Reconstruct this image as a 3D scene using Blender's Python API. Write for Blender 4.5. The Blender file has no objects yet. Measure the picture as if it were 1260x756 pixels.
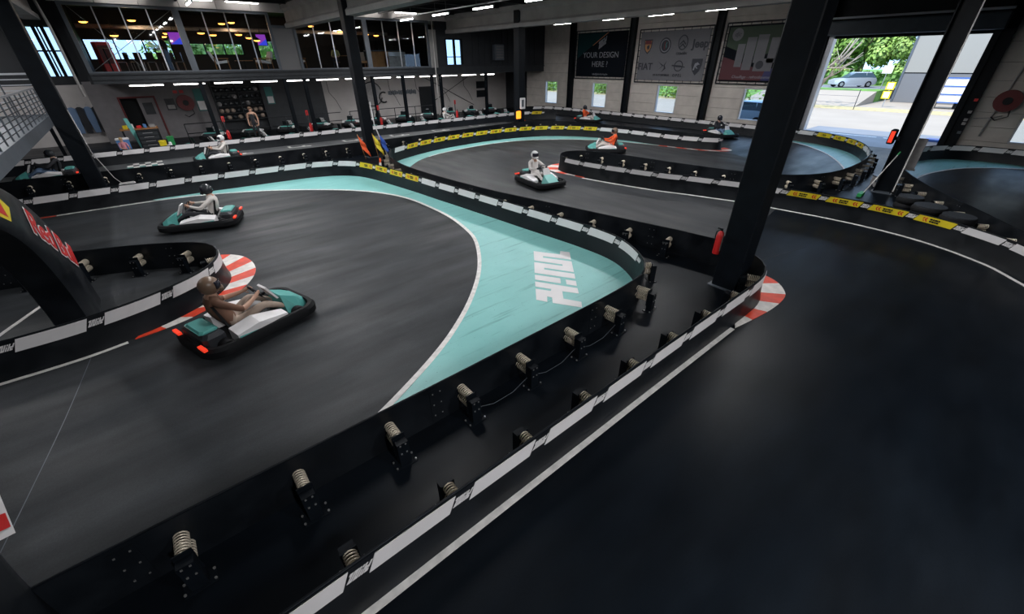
import bpy, math, random
from mathutils import Matrix, Vector
random.seed(7)
SC = bpy.context.scene
COL = SC.collection
R = math.radians
# ------------------------------------------------------------------ camera
cam_d = bpy.data.cameras.new('camera'); cam = bpy.data.objects.new('camera', cam_d); COL.objects.link(cam)
cam_d.sensor_width = 36.0; cam_d.lens = 36.0*496.5/1260.0; cam_d.clip_start = 0.05; cam_d.clip_end = 600
PI_, RO_, YA_ = R(31.391), R(-0.5587), R(50.011)
fw = Vector((math.cos(PI_)*math.cos(YA_), math.cos(PI_)*math.sin(YA_), -math.sin(PI_)))
r0 = Vector((math.sin(YA_), -math.cos(YA_), 0)); u0 = r0.cross(fw)
rr = math.cos(RO_)*r0 + math.sin(RO_)*u0; uu = -math.sin(RO_)*r0 + math.cos(RO_)*u0
cam.matrix_world = Matrix(((rr.x, uu.x, -fw.x, 0), (rr.y, uu.y, -fw.y, 0), (rr.z, uu.z, -fw.z, 3.8), (0, 0, 0, 1)))
SC.camera = cam
# ------------------------------------------------------------------ world, sun, exposure
W = bpy.data.worlds.new('sky'); SC.world = W; W.use_nodes = True
bg = W.node_tree.nodes['Background']; bg.inputs[0].default_value = (0.46, 0.67, 1.0, 1); bg.inputs[1].default_value = 3.0
sun_d = bpy.data.lights.new('sun', 'SUN'); sun_d.energy = 5.5; sun_d.angle = R(0.6); sun_d.color = (1, .95, .86)
sun = bpy.data.objects.new('sun', sun_d); COL.objects.link(sun); sun.location = (0, 0, 30)
sun.rotation_euler = Vector((.55, -.25, -.95)).to_track_quat('-Z', 'Y').to_euler()
SC.view_settings.view_transform = 'Standard'; SC.view_settings.look = 'None'
SC.view_settings.gamma = 1.0; SC.view_settings.use_curve_mapping = False; SC.view_settings.exposure = 0.0
SC.cycles.use_denoising = True
SC.cycles.max_bounces = 6; SC.cycles.diffuse_bounces = 3; SC.cycles.glossy_bounces = 3; SC.cycles.transparent_max_bounces = 12
SC.cycles.sample_clamp_indirect = 6.0
LAMP = 1.0          # strength of the hall lamps

# ------------------------------------------------------------------ materials
M = {}
def mat(name, col, rough=.5, metal=0., var=0., vscale=3., bump=0., bscale=40., emit=0., spec=.5, rvar=0., alpha=1.):
    m = bpy.data.materials.new(name); m.use_nodes = True; nt = m.node_tree; b = nt.nodes['Principled BSDF']
    c = (col[0], col[1], col[2], 1)
    b.inputs['Base Color'].default_value = c; b.inputs['Roughness'].default_value = rough
    b.inputs['Metallic'].default_value = metal; b.inputs['Specular IOR Level'].default_value = spec
    if var or rvar:
        tc = nt.nodes.new('ShaderNodeTexCoord'); n = nt.nodes.new('ShaderNodeTexNoise')
        n.inputs['Scale'].default_value = vscale; n.inputs['Detail'].default_value = 6
        nt.links.new(tc.outputs['Object'], n.inputs['Vector'])
        if var:
            mr = nt.nodes.new('ShaderNodeMapRange'); mr.inputs[1].default_value = .3; mr.inputs[2].default_value = .7
            mr.inputs[3].default_value = 1-var; mr.inputs[4].default_value = 1+var
            nt.links.new(n.outputs[0], mr.inputs[0])
            mx = nt.nodes.new('ShaderNodeVectorMath'); mx.operation = 'SCALE'; mx.inputs[0].default_value = col[:3]
            nt.links.new(mr.outputs[0], mx.inputs['Scale']); nt.links.new(mx.outputs[0], b.inputs['Base Color'])
        if rvar:
            m2 = nt.nodes.new('ShaderNodeMapRange'); m2.inputs[1].default_value = .3; m2.inputs[2].default_value = .7
            m2.inputs[3].default_value = max(.03, rough-rvar); m2.inputs[4].default_value = rough+rvar
            nt.links.new(n.outputs[0], m2.inputs[0]); nt.links.new(m2.outputs[0], b.inputs['Roughness'])
    if bump:
        tc2 = nt.nodes.new('ShaderNodeTexCoord'); n2 = nt.nodes.new('ShaderNodeTexNoise'); n2.inputs['Scale'].default_value = bscale
        nt.links.new(tc2.outputs['Object'], n2.inputs['Vector'])
        bp = nt.nodes.new('ShaderNodeBump'); bp.inputs['Strength'].default_value = bump; bp.inputs['Distance'].default_value = .02
        nt.links.new(n2.outputs[0], bp.inputs['Height']); nt.links.new(bp.outputs[0], b.inputs['Normal'])
    if emit:
        b.inputs['Emission Color'].default_value = c; b.inputs['Emission Strength'].default_value = emit
    M[name] = m; return m

mat('barrier', (.006, .008, .011), .40, spec=.35, var=.35, vscale=2.5, rvar=.12)
mat('black', (.007, .009, .012), .5, spec=.3); mat('blacksteel', (.004, .006, .009), .5, var=.3, vscale=4, spec=.15)
mat('rubber', (.006, .0065, .008), .7, spec=.2); mat('white', (.78, .76, .77), .45, var=.05, vscale=2)
mat('linewhite', (.72, .70, .68), .55, var=.18, vscale=9); mat('yellow', (.78, .62, .02), .45); mat('red', (.62, .02, .02), .45)
mat('kerbred', (.72, .055, .02), .5, var=.15, vscale=6); mat('kerbwhite', (.74, .70, .67), .5, var=.16, vscale=7)
mat('teal', (.10, .40, .37), .4); mat('steel', (.72, .64, .52), .38, metal=.45); mat('zinc', (.5, .5, .5), .4, metal=.8)
mat('greysteel', (.085, .10, .12), .45, var=.12, vscale=3); mat('darkgrey', (.024, .028, .034), .55, var=.2, vscale=3)
mat('concrete', (.27, .265, .26), .8, var=.15, vscale=1.3, bump=.15, bscale=25)
mat('panelwall', (.56, .52, .48), .85, var=.10, vscale=2.0, bump=.2, bscale=60)
mat('whitewall', (.50, .47, .46), .8, var=.06, vscale=1.5); mat('darkwall', (.013, .016, .021), .6, var=.2, vscale=2)
mat('ceil', (.010, .012, .016), .7, var=.2, vscale=1); mat('fascia', (.52, .50, .49), .7, var=.05)
mat('wood', (.36, .17, .06), .5, var=.2, vscale=12); mat('skin', (.52, .30, .21), .55); mat('hair', (.12, .07, .04), .6)
mat('blonde', (.45, .30, .14), .6)
mat('lamp', (1.0, .95, .90), .5, emit=14.0); mat('halllamp', (1.0, .97, .94), .5, emit=40.0); mat('lampwarm', (1.0, .33, .05), .5, emit=9.0); mat('redlamp', (.9, .05, .02), .4, emit=.7)
mat('orangelamp', (1, .30, .02), .4, emit=1.8); mat('bluelamp', (.55, .7, 1), .4, emit=2.0)
mat('blue', (.02, .09, .45), .6); mat('orange', (.85, .10, .015), .6); mat('green', (.02, .28, .08), .5)
mat('jeans', (.14, .22, .36), .8); mat('shirt', (.62, .58, .55), .8, var=.1); mat('suit', (.72, .68, .66), .75, var=.1, vscale=8)
mat('beige', (.40, .31, .25), .8, var=.15); mat('brown', (.17, .085, .055), .8, var=.2); mat('darkcloth', (.02, .022, .028), .8); mat('pink', (.62, .25, .30), .8); mat('yellowcloth', (.55, .55, .25), .8)
mat('helmetwhite', (.75, .74, .74), .2); mat('helmetdark', (.03, .035, .04), .25); mat('helmetbeige', (.20, .13, .09), .3); mat('visor', (.02, .02, .03), .08)
mat('maroon', (.13, .012, .014), .5); mat('carpaint', (.42, .56, .72), .25, metal=.3); mat('carglass', (.05, .08, .11), .06)
mat('carblue', (.04, .12, .42), .3); mat('asphalt', (.16, .17, .19), .85, var=.1, vscale=.6); mat('parking', (.30, .25, .20), .85, var=.06, vscale=.4)
mat('grass', (.10, .22, .03), .9, var=.4, vscale=1.5); mat('drygrass', (.42, .33, .16), .95, var=.35, vscale=3)
mat('leafa', (.13, .27, .05), .7, var=.5, vscale=.8); mat('leafb', (.26, .40, .09), .7, var=.5, vscale=.8); mat('bark', (.32, .27, .22), .9)
mat('cladlight', (.28, .265, .235), .6); mat('cladgrey', (.15, .15, .155), .6); mat('silver', (.6, .62, .66), .3, metal=.6)
mat('lampshade', (.05, .05, .05), .5); mat('poster', (.04, .19, .18), .6); mat('dirtywhite', (.34, .33, .33), .6, var=.2, vscale=8)
mat('bannerwhite', (.155, .155, .17), .65, var=.03, spec=.2); mat('bgreen', (.012, .035, .014), .6); mat('bmaroon', (.075, .010, .018), .6); mat('bblue', (.02, .022, .11), .6); mat('bannerblack', (.005, .007, .011), .7, spec=.08); mat('pitgrey', (.20, .19, .20), .8, var=.1); mat('bannerteal', (.007, .03, .034), .7, spec=.1)
mat('bannerink', (.02, .024, .035), .6); mat('bannertext', (.22, .23, .26), .6); mat('brick', (.45, .16, .07), .8)
mat('screen', (.3, .05, .5), .4, emit=.9); mat('screenblue', (.05, .08, .9), .4, emit=.8); mat('bluelabel', (.1, .25, .55), .5)

def node_mat(name):
    m = bpy.data.materials.new(name); m.use_nodes = True; M[name] = m; return m, m.node_tree, m.node_tree.nodes['Principled BSDF']
def noise(nt, scale, detail=6, vec=None, stretch=None, rough=.6):
    tc = nt.nodes.new('ShaderNodeTexCoord'); n = nt.nodes.new('ShaderNodeTexNoise'); n.inputs['Scale'].default_value = scale
    n.inputs['Detail'].default_value = detail; n.inputs['Roughness'].default_value = rough
    if stretch:
        mp = nt.nodes.new('ShaderNodeMapping'); mp.inputs['Scale'].default_value = stretch[:3]; mp.inputs['Rotation'].default_value = (0, 0, stretch[3])
        nt.links.new(tc.outputs['Object'], mp.inputs[0]); nt.links.new(mp.outputs[0], n.inputs['Vector'])
    else: nt.links.new(tc.outputs['Object'], n.inputs['Vector'])
    return n.outputs[0]
def ramp(nt, src, stops):
    r = nt.nodes.new('ShaderNodeValToRGB'); e = r.color_ramp.elements
    while len(e) < len(stops): e.new(.5)
    for k, (p, c) in enumerate(stops): e[k].position = p; e[k].color = (c if len(c) == 4 else (*c, 1)) if isinstance(c, tuple) else (c, c, c, 1)
    nt.links.new(src, r.inputs[0]); return r.outputs[0]
def mixc(nt, f, a, b, mode='MIX'):
    n = nt.nodes.new('ShaderNodeMix'); n.data_type = 'RGBA'; n.blend_type = mode
    if isinstance(f, float): n.inputs[0].default_value = f
    else: nt.links.new(f, n.inputs[0])
    nt.links.new(a, n.inputs[6]); nt.links.new(b, n.inputs[7]); return n.outputs[2]

def track_mat(name, lo, hi, r_lo, r_hi, stretch, spec=.3):
    m, nt, b = node_mat(name); b.inputs['Specular IOR Level'].default_value = spec
    big = ramp(nt, noise(nt, .35, 5), [(.32, lo), (.7, hi)])
    streak = ramp(nt, noise(nt, 1.1, 6, stretch=stretch), [(.3, (.62, .62, .62)), (.7, (1.3, 1.3, 1.3))])
    fine = ramp(nt, noise(nt, 60, 3), [(.3, (.85, .85, .85)), (.7, (1.15, 1.15, 1.15))])
    c = mixc(nt, 1.0, mixc(nt, 1.0, big, streak, 'MULTIPLY'), fine, 'MULTIPLY'); nt.links.new(c, b.inputs['Base Color'])
    rg = ramp(nt, noise(nt, .8, 2.5, stretch=stretch), [(.3, r_lo), (.72, r_hi)]); nt.links.new(rg, b.inputs['Roughness'])
    bp = nt.nodes.new('ShaderNodeBump'); bp.inputs['Strength'].default_value = .12; bp.inputs['Distance'].default_value = .004
    nt.links.new(noise(nt, 220, 2), bp.inputs['Height']); nt.links.new(bp.outputs[0], b.inputs['Normal'])
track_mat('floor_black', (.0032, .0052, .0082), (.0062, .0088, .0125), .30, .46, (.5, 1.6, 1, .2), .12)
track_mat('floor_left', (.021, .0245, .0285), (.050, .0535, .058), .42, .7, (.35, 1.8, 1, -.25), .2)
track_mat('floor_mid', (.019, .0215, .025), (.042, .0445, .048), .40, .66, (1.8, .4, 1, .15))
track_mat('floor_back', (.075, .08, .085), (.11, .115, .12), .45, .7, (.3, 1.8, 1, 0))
def runoff_mat():
    m, nt, b = node_mat('turquoise')
    base = ramp(nt, noise(nt, .9, 6), [(.3, (.20, .50, .485)), (.7, (.255, .58, .56))])
    sc = ramp(nt, noise(nt, 3.2, 4, stretch=(.16, 2.2, 1, .9)), [(.57, (1, 1, 1)), (.70, (.60, .66, .66))])
    sp = ramp(nt, noise(nt, 24, 3), [(.66, (1, 1, 1)), (.74, (.45, .5, .5))])
    nt.links.new(mixc(nt, 1.0, mixc(nt, 1.0, base, sc, 'MULTIPLY'), sp, 'MULTIPLY'), b.inputs['Base Color']); b.inputs['Roughness'].default_value = .45
runoff_mat()
def glass_mat():
    m, nt, b = node_mat('glass'); out = nt.nodes['Material Output']; nt.nodes.remove(b)
    tr = nt.nodes.new('ShaderNodeBsdfTransparent'); tr.inputs[0].default_value = (.86, .90, .92, 1)
    gl = nt.nodes.new('ShaderNodeBsdfGlossy'); gl.inputs['Roughness'].default_value = .02
    lw = nt.nodes.new('ShaderNodeLayerWeight'); pw = nt.nodes.new('ShaderNodeMath'); pw.operation = 'POWER'; pw.inputs[1].default_value = 4.0; nt.links.new(lw.outputs['Facing'], pw.inputs[0])
    fr = nt.nodes.new('ShaderNodeMath'); fr.operation = 'MULTIPLY_ADD'; fr.inputs[1].default_value = .7; fr.inputs[2].default_value = .03; nt.links.new(pw.outputs[0], fr.inputs[0]); mx = nt.nodes.new('ShaderNodeMixShader')
    nt.links.new(fr.outputs[0], mx.inputs[0]); nt.links.new(tr.outputs[0], mx.inputs[1]); nt.links.new(gl.outputs[0], mx.inputs[2]); nt.links.new(mx.outputs[0], out.inputs[0])
glass_mat()

# ------------------------------------------------------------------ builders
class MB:
    def __init__(s, xf=None): s.v = []; s.f = []; s.m = []; s.xf = xf
    def add(s, vs, fs, mi=0, xf=None):
        b = len(s.v)
        for p in vs:
            p = Vector(p)
            if xf is not None: p = xf @ p
            if s.xf is not None: p = s.xf @ p
            s.v.append(p)
        for q in fs: s.f.append(tuple(i+b for i in q)); s.m.append(mi)
        return s
    def box(s, x0, x1, y0, y1, z0, z1, mi=0, xf=None):
        return s.add([(x0,y0,z0),(x1,y0,z0),(x1,y1,z0),(x0,y1,z0),(x0,y0,z1),(x1,y0,z1),(x1,y1,z1),(x0,y1,z1)],
                     [(3,2,1,0),(4,5,6,7),(0,1,5,4),(1,2,6,5),(2,3,7,6),(3,0,4,7)], mi, xf)
    def bbox(s, x0, x1, y0, y1, z0, z1, b, mi=0, xf=None):      # bevelled box, in plan and at the top rim
        o = [(x0+b,y0),(x1-b,y0),(x1,y0+b),(x1,y1-b),(x1-b,y1),(x0+b,y1),(x0,y1-b),(x0,y0+b)]
        cx, cy = (x0+x1)/2, (y0+y1)/2
        def ins(p, d): return (p[0]+(d if p[0] < cx else -d), p[1]+(d if p[1] < cy else -d))
        rings = [[(*ins(p, b*.5), z0) for p in o], [(*p, z0+b*.5) for p in o], [(*p, z1-b) for p in o], [(*ins(p, b), z1) for p in o]]
        return s.loft(rings, mi, xf)
    def loft(s, rings, mi=0, xf=None, closed=True, caps=True):
        n = len(rings[0]); vs = [p for r in rings for p in r]; fs = []
        for k in range(len(rings)-1):
            for i in range(n if closed else n-1):
                j = (i+1) % n; fs.append((k*n+i, k*n+j, (k+1)*n+j, (k+1)*n+i))
        if caps and closed: fs.append(tuple(range(n-1, -1, -1))); fs.append(tuple((len(rings)-1)*n+i for i in range(n)))
        return s.add(vs, fs, mi, xf)
    def prism(s, poly, z0, z1, mi=0, xf=None): return s.loft([[(p[0], p[1], z0) for p in poly], [(p[0], p[1], z1) for p in poly]], mi, xf)
    def cyl(s, c, r, h, n=16, r2=None, mi=0, xf=None):
        r2 = r if r2 is None else r2
        a = [2*math.pi*i/n for i in range(n)]
        return s.loft([[(c[0]+r*math.cos(t), c[1]+r*math.sin(t), c[2]) for t in a], [(c[0]+r2*math.cos(t), c[1]+r2*math.sin(t), c[2]+h) for t in a]], mi, xf)
    def lathe(s, prof, n=16, mi=0, xf=None):
        a = [2*math.pi*i/n for i in range(n)]
        return s.loft([[(r*math.cos(t), r*math.sin(t), z) for t in a] for r, z in prof], mi, xf)
    def tube(s, pts, r, n=8, mi=0, xf=None, closed=False):
        pts = [Vector(p) for p in pts]; rings = []; L = len(pts); pu = None
        for k in range(L):
            if closed: d = pts[(k+1) % L]-pts[k-1]
            else: d = pts[min(k+1, L-1)]-pts[max(k-1, 0)]
            d.normalize(); u = (Vector((0,0,1)) if abs(d.z) < .95 else Vector((1,0,0))) if pu is None else pu
            a = d.cross(u)
            if a.length < 1e-4: a = d.cross(Vector((0,1,0)))
            a.normalize(); b = a.cross(d); pu = b
            rad = r[k] if isinstance(r, (list, tuple)) else r
            rings.append([tuple(pts[k]+rad*(math.cos(2*math.pi*i/n)*a+math.sin(2*math.pi*i/n)*b)) for i in range(n)])
        if closed: rings.append(rings[0])
        return s.loft(rings, mi, xf, caps=not closed)
    def bar(s, a, b, w, mi=0, xf=None): return s.tube([a, b], w, 4, mi, xf)
    def ell(s, c, rx, ry, rz, n=14, k=9, mi=0, xf=None):
        rings = []
        for i in range(1, k):
            t = math.pi*i/k; rings.append([(c[0]+rx*math.sin(t)*math.cos(2*math.pi*j/n), c[1]+ry*math.sin(t)*math.sin(2*math.pi*j/n), c[2]-rz*math.cos(t)) for j in range(n)])
        return s.loft(rings, mi, xf)
    def mesh(s, name, off=(0,0,0), smooth=None):
        me = bpy.data.meshes.new(name); o = Vector(off); me.from_pydata([tuple(p-o) for p in s.v], [], s.f)
        for i, p in enumerate(me.polygons): p.material_index = s.m[i]
        if smooth: me.shade_smooth(); 
        if smooth and smooth is not True:
            me.set_sharp_from_angle(angle=R(smooth))
        me.update(); return me
    def build(s, name, mats, parent=None, smooth=None):
        off = parent.location if parent is not None else (0,0,0)
        if parent is not None and parent.parent is not None: off = Vector(parent.location)+Vector(parent.parent.location)
        me = s.mesh(name, off, smooth)
        for m in ([mats] if isinstance(mats, str) else mats): me.materials.append(M[m])
        return link(name, me, parent)
    def local(s, name, mats, parent, smooth=None):              # vertices already in the parent's own frame
        me = s.mesh(name, (0,0,0), smooth)
        for m in ([mats] if isinstance(mats, str) else mats): me.materials.append(M[m])
        return link(name, me, parent)
def link(name, me, parent=None, mx=None):
    o = bpy.data.objects.new(name, me); COL.objects.link(o)
    if parent is not None: o.parent = parent
    if mx is not None: o.matrix_local = mx
    return o
def empty(name, loc=(0,0,0), rz=0., label=None, cat=None, group=None):
    o = bpy.data.objects.new(name, None); COL.objects.link(o); o.location = loc; o.rotation_euler = (0,0,rz); o.empty_display_size = .2
    if label: tag(o, label, cat, group)
    return o
def tag(o, label, cat, group=None):
    o['label'] = label; o['category'] = cat
    if group: o['group'] = group
    return o
def struct(o): o['kind'] = 'structure'; return o
def stuff(o): o['kind'] = 'stuff'; return o
def copy_tree(o, parent=None):
    c = o.copy(); COL.objects.link(c); c.parent = parent
    for ch in o.children: copy_tree(ch, c)
    return c
def meshof(mb, name, mats, smooth=None):
    me = mb.mesh(name, smooth=smooth)
    for m in ([mats] if isinstance(mats, str) else mats): me.materials.append(M[m])
    return me
def frame(origin, x, y):
    x = Vector(x).normalized(); y = Vector(y); z = x.cross(y).normalized(); y = z.cross(x)
    return Matrix(((x.x,y.x,z.x,origin[0]),(x.y,y.y,z.y,origin[1]),(x.z,y.z,z.z,origin[2]),(0,0,0,1)))
def text_mesh(txt, size, bold=0., shear=0., ext=.004, align='CENTER', spacing=1.):
    c = bpy.data.curves.new('t', 'FONT'); c.body = txt; c.size = size; c.offset = bold; c.shear = shear; c.extrude = ext; c.align_x = align; c.resolution_u = 3
    c.space_character = spacing
    o = bpy.data.objects.new('t', c); COL.objects.link(o); bpy.context.view_layer.update()
    me = bpy.data.meshes.new_from_object(o.evaluated_get(bpy.context.evaluated_depsgraph_get()))
    bpy.data.objects.remove(o); bpy.data.curves.remove(c); me.materials.clear(); return me
def put_text(name, txt, size, m, fr, parent, **k):
    me = text_mesh(txt, size, **k); me.materials.append(M[m]); o = link(name, me, parent)
    loc = Vector(parent.location) if parent is not None else Vector((0,0,0))
    if parent is not None and parent.parent is not None: loc += parent.parent.location
    o.matrix_local = Matrix.Translation(-loc) @ fr; return o
def catmull(pts, step=.16, closed=False):
    P = [Vector((p[0], p[1])) for p in pts]; out = []
    n = len(P)
    for i in range(n if closed else n-1):
        if closed: a, b, c, d = P[i-1], P[i], P[(i+1) % n], P[(i+2) % n]
        else: a, b, c, d = P[max(i-1,0)], P[i], P[i+1], P[min(i+2,n-1)]
        k = max(1, int((c-b).length/step))
        for j in range(k):
            t = j/k; t2 = t*t; t3 = t2*t
            out.append(.5*((2*b)+(c-a)*t+(2*a-5*b+4*c-d)*t2+(3*b-a-3*c+d)*t3))
    if not closed: out.append(P[-1])
    return out
def resample(pts, step):
    out = [pts[0]]; acc = 0.
    for a, b in zip(pts[:-1], pts[1:]):
        L = (b-a).length
        while acc+L >= step and L > 1e-9:
            t = (step-acc)/L; a = a+(b-a)*t; out.append(a); L = (b-a).length; acc = 0.
        acc += L
    if (out[-1]-pts[-1]).length > step*.3: out.append(pts[-1])
    return out
def smooth_path(pts, it=2):
    for _ in range(it): pts = [pts[0]]+[(pts[i-1]+2*pts[i]+pts[i+1])/4 for i in range(1, len(pts)-1)]+[pts[-1]]
    return pts
def at_len(path, s):
    for a, b in zip(path[:-1], path[1:]):
        L = (b-a).length
        if s <= L and L > 0: return a+(b-a)*(s/L), (b-a).normalized()
        s -= L
    return path[-1], (path[-1]-path[-2]).normalized()
def plen(path): return sum((b-a).length for a, b in zip(path[:-1], path[1:]))
def offset_path(path, d):        # to the right of travel
    out = []
    for i in range(len(path)):
        t = (path[min(i+1, len(path)-1)]-path[max(i-1, 0)]).normalized(); out.append(path[i]+Vector((t.y, -t.x))*d)
    return out
# ------------------------------------------------------------------ traced plan of the circuit (metres)
V2 = lambda L: [Vector(p) for p in L]
P_near = [(-4.2, 1.99), (-2, 1.99), (0, 1.99), (2, 1.98), (4, 1.97), (6, 1.95), (6.85, 1.94), (7.4, 1.96), (7.78, 2.07), (8.08, 2.28), (8.3, 2.62), (8.41, 3.0), (8.42, 3.32)]
P_ret = [(8.42, 3.32), (8.3, 4.2), (8.0, 5.6), (7.6, 7.6), (7.2, 9.62), (6.96, 11.9), (6.88, 13.9), (7.02, 15.23), (7.4, 16.61), (8.0, 17.63)]
P_yel = [(8.0, 17.63), (8.75, 18.06), (9.9, 18.55), (11.1, 18.9), (12.4, 19.1), (14.2, 19.2), (16.0, 19.0), (17.6, 18.45), (18.9, 17.35), (19.8, 15.7), (20.15, 13.9), (20.2, 12.6), (20.3, 11.2), (20.62, 10.0), (21.0, 9.4), (21.25, 9.32), (21.42, 9.55)]
P_str = [(21.42, 9.55), (21.35, 11.8), (21.0, 15.4), (20.4, 18.4), (19.0, 20.2), (17.0, 20.5), (14.5, 20.4), (12, 20.3), (9.2, 20.2), (7.3, 20.25), (5.8, 20.3), (2.8, 20.4), (0.1, 20.5), (-.9, 20.6), (-2.6, 20.75), (-5.5, 20.9)]
P_bend = [(-4.6, 17.8), (-3.1, 17.78), (-1.4, 17.75), (.4, 17.68), (1.5, 17.58), (2.4, 17.48), (3.3, 17.4), (4.35, 17.25), (5.3, 16.85), (5.85, 16.2), (6.1, 15.3), (6.25, 14.2), (6.42, 12.8), (6.52, 11.6), (6.62, 10.6), (6.7, 9.65), (6.78, 8.75), (6.85, 7.85), (6.94, 6.87), (7.02, 5.95), (7.02, 5.0), (6.84, 4.4), (6.45, 3.8), (6.1, 3.52), (5.85, 3.42)]
P_back = [(5.85, 3.42), (5.5, 3.37), (4.96, 3.34), (4.3, 3.33), (2.4, 3.33), (1, 3.34), (-1.7, 3.38), (-4.5, 3.4)]
P_isle = [(-4.5, 8.0), (-2.5, 7.97), (-1.85, 7.98), (-1.4, 8.06), (-.92, 8.2), (-.5, 8.42), (-.13, 8.68), (.1, 8.95), (.27, 9.28), (.34, 9.68), (.3, 10.12), (.06, 10.5), (-.46, 10.88), (-1.13, 11.25), (-1.85, 11.55), (-2.4, 11.75), (-4.5, 12.2)]
P_wall = [(24.6, 27.6), (26.2, 26.9), (26.6, 25.6), (26.7, 23.4), (26.72, 21.2), (26.75, 19), (26.75, 17), (26.75, 14.2), (26.75, 12.2), (26.7, 11), (26.65, 9.9), (26.6, 8.4), (26.45, 7.2), (26.1, 6.3), (25.45, 5.47), (24.6, 4.78), (23.6, 4.26), (22.55, 3.9), (21.3, 3.62), (19.6, 3.48), (17.8, 3.52), (16.5, 3.8), (15.5, 4.45), (14.9, 5.6), (14.5, 7.9), (14.3, 9.7), (13.95, 11.4), (13.6, 11.9), (13.15, 12.08), (12.7, 11.98), (12.35, 11.65)]
P_chev = [(12.35, 11.65), (12.18, 11.15), (12.2, 10.3), (12.33, 9.3), (12.72, 7.43), (13.05, 6.5), (13.3, 5.65), (13.52, 4.9), (13.63, 4.05), (13.72, 3.3), (13.78, 2.7), (13.78, 1.8), (13.65, .9), (13.35, .1), (12.85, -.65), (12.6, -.88), (11.6, -1.6), (10.4, -2.3), (8.5, -3.3), (6.0, -4.4), (3.0, -5.4)]
P_right = [(7.0, -4.7), (9.2, -3.5), (11.2, -2.3), (12.45, -1.55), (13.74, -.8), (15.02, -.03), (16.1, .65), (17.5, 1.45), (18.6, 1.95), (19.6, 2.25), (20.8, 2.48), (22.7, 2.68), (24.2, 2.66), (25.5, 2.3), (26.3, 1.7), (26.65, .85), (26.7, -.2), (26.4, -1.7), (25.6, -3.5)]
P_pit = [(-8, 25.65), (-2, 25.62), (4, 25.5), (8, 25.42), (12, 25.3), (16, 25.2), (20, 25.15), (22, 24.9), (23.3, 24.3), (24.2, 23.4)]
LOGO = [[(5.99,6.34),(6.31,5.8),(6.46,5.93),(6.57,5.74),(6.29,5.44),(5.96,5.99),(5.9,5.93),(6.23,5.37),(5.88,4.98),(5.56,5.54),(5.5,5.48),(5.83,4.92),(5.68,4.76),(5.24,5.5),(5.59,5.89),(5.92,5.34),(5.97,5.4),(5.65,5.95)],
 [(5.18,5.43),(5.46,4.97),(5.31,4.81),(5.04,5.27)], [(5.5,4.86),(5.61,4.68),(5.47,4.53),(5.37,4.71)],
 [(4.98,5.21),(5.41,4.46),(5.27,4.3),(5.1,4.57),(4.91,4.36),(5.07,4.06),(4.93,3.92),(4.65,4.38),(4.78,4.53),(4.74,4.62),(4.6,4.47),(4.5,4.66),(4.78,4.98),(4.94,4.72),(5.0,4.77),(4.84,5.05)]]
PATH = {}
for k, p in dict(near=P_near, ret=P_ret, yel=P_yel, strt=P_str, bend=P_bend, back=P_back, isle=P_isle, wall=P_wall, chev=P_chev, right=P_right, pit=P_pit).items():
    PATH[k] = smooth_path(resample(catmull(p, .1), .15), 2)
def near_i(path, p):
    p = Vector(p); return min(range(len(path)), key=lambda i: (path[i]-p).length)

# ------------------------------------------------------------------ floor and paint
floor = struct(MB().box(-16.2, 27.4, -12.2, 40.2, -.25, 0).build('floor', 'floor_black'))
def overlay(name, poly, m, z=.003, parent=floor):
    o = MB().prism(poly, -.001, z).build(name, m, parent); return o
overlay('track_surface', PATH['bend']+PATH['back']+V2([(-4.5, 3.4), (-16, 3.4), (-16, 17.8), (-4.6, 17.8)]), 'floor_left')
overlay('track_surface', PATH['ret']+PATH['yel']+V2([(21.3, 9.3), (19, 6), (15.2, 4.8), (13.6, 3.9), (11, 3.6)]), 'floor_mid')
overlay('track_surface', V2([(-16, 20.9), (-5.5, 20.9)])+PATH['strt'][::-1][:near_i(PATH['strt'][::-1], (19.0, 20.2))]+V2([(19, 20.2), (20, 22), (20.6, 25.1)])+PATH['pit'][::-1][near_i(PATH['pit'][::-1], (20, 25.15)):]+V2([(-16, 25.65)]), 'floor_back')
def band(path, w, off=0.):
    a = offset_path(path, off); b = offset_path(path, off+w); return a+b[::-1]
def line(name, pts, w, m='linewhite', z=.008, step=.2, raw=False, off=0.):
    p = pts if raw else resample(catmull(pts, .1), step); a = offset_path(p, off-w/2); b = offset_path(p, off+w/2); mb = MB(); n = len(a)
    mb.loft([[(a[i].x, a[i].y, 0), (a[i].x, a[i].y, z), (b[i].x, b[i].y, z), (b[i].x, b[i].y, 0)] for i in range(n)])
    return mb.build(name, m, floor)
L2 = [(-2.8, 17.55), (-1.7, 17.52), (-.4, 17.45), (.94, 17.15), (2.42, 16.45), (3.65, 15.55), (4.83, 14.38), (5.5, 13.28), (5.84, 12.16), (5.91, 10.95), (5.86, 9.71), (5.65, 8.6), (5.4, 7.85), (4.87, 6.95), (4.27, 6.17), (3.52, 5.42), (2.78, 4.83), (2.17, 4.44), (1.55, 4.11), (1.0, 3.85), (.4, 3.62), (-.2, 3.5)]
l2 = resample(catmull(L2, .1), .2)
def runoff(inner, path, a, b):
    i, j = near_i(path, a), near_i(path, b)
    if i > j: i, j = j, i
    seg = path[i:j+1]
    if (seg[0]-inner[0]).length < (seg[-1]-inner[0]).length: seg = seg[::-1]
    overlay('painted_runoff', list(inner)+seg, 'turquoise', .006)
bb = PATH['bend']+PATH['back'][1:]
runoff([p for p in l2 if p.x > -.6 or p.y < 10], bb, (-.6, 17.7), (-.2, 3.36))
line('white_line', l2, .085, raw=True, z=.010)
line('white_line', [(-2.82, 17.55), (-4.4, 17.6)], .085, 'kerbred', z=.010)
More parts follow.
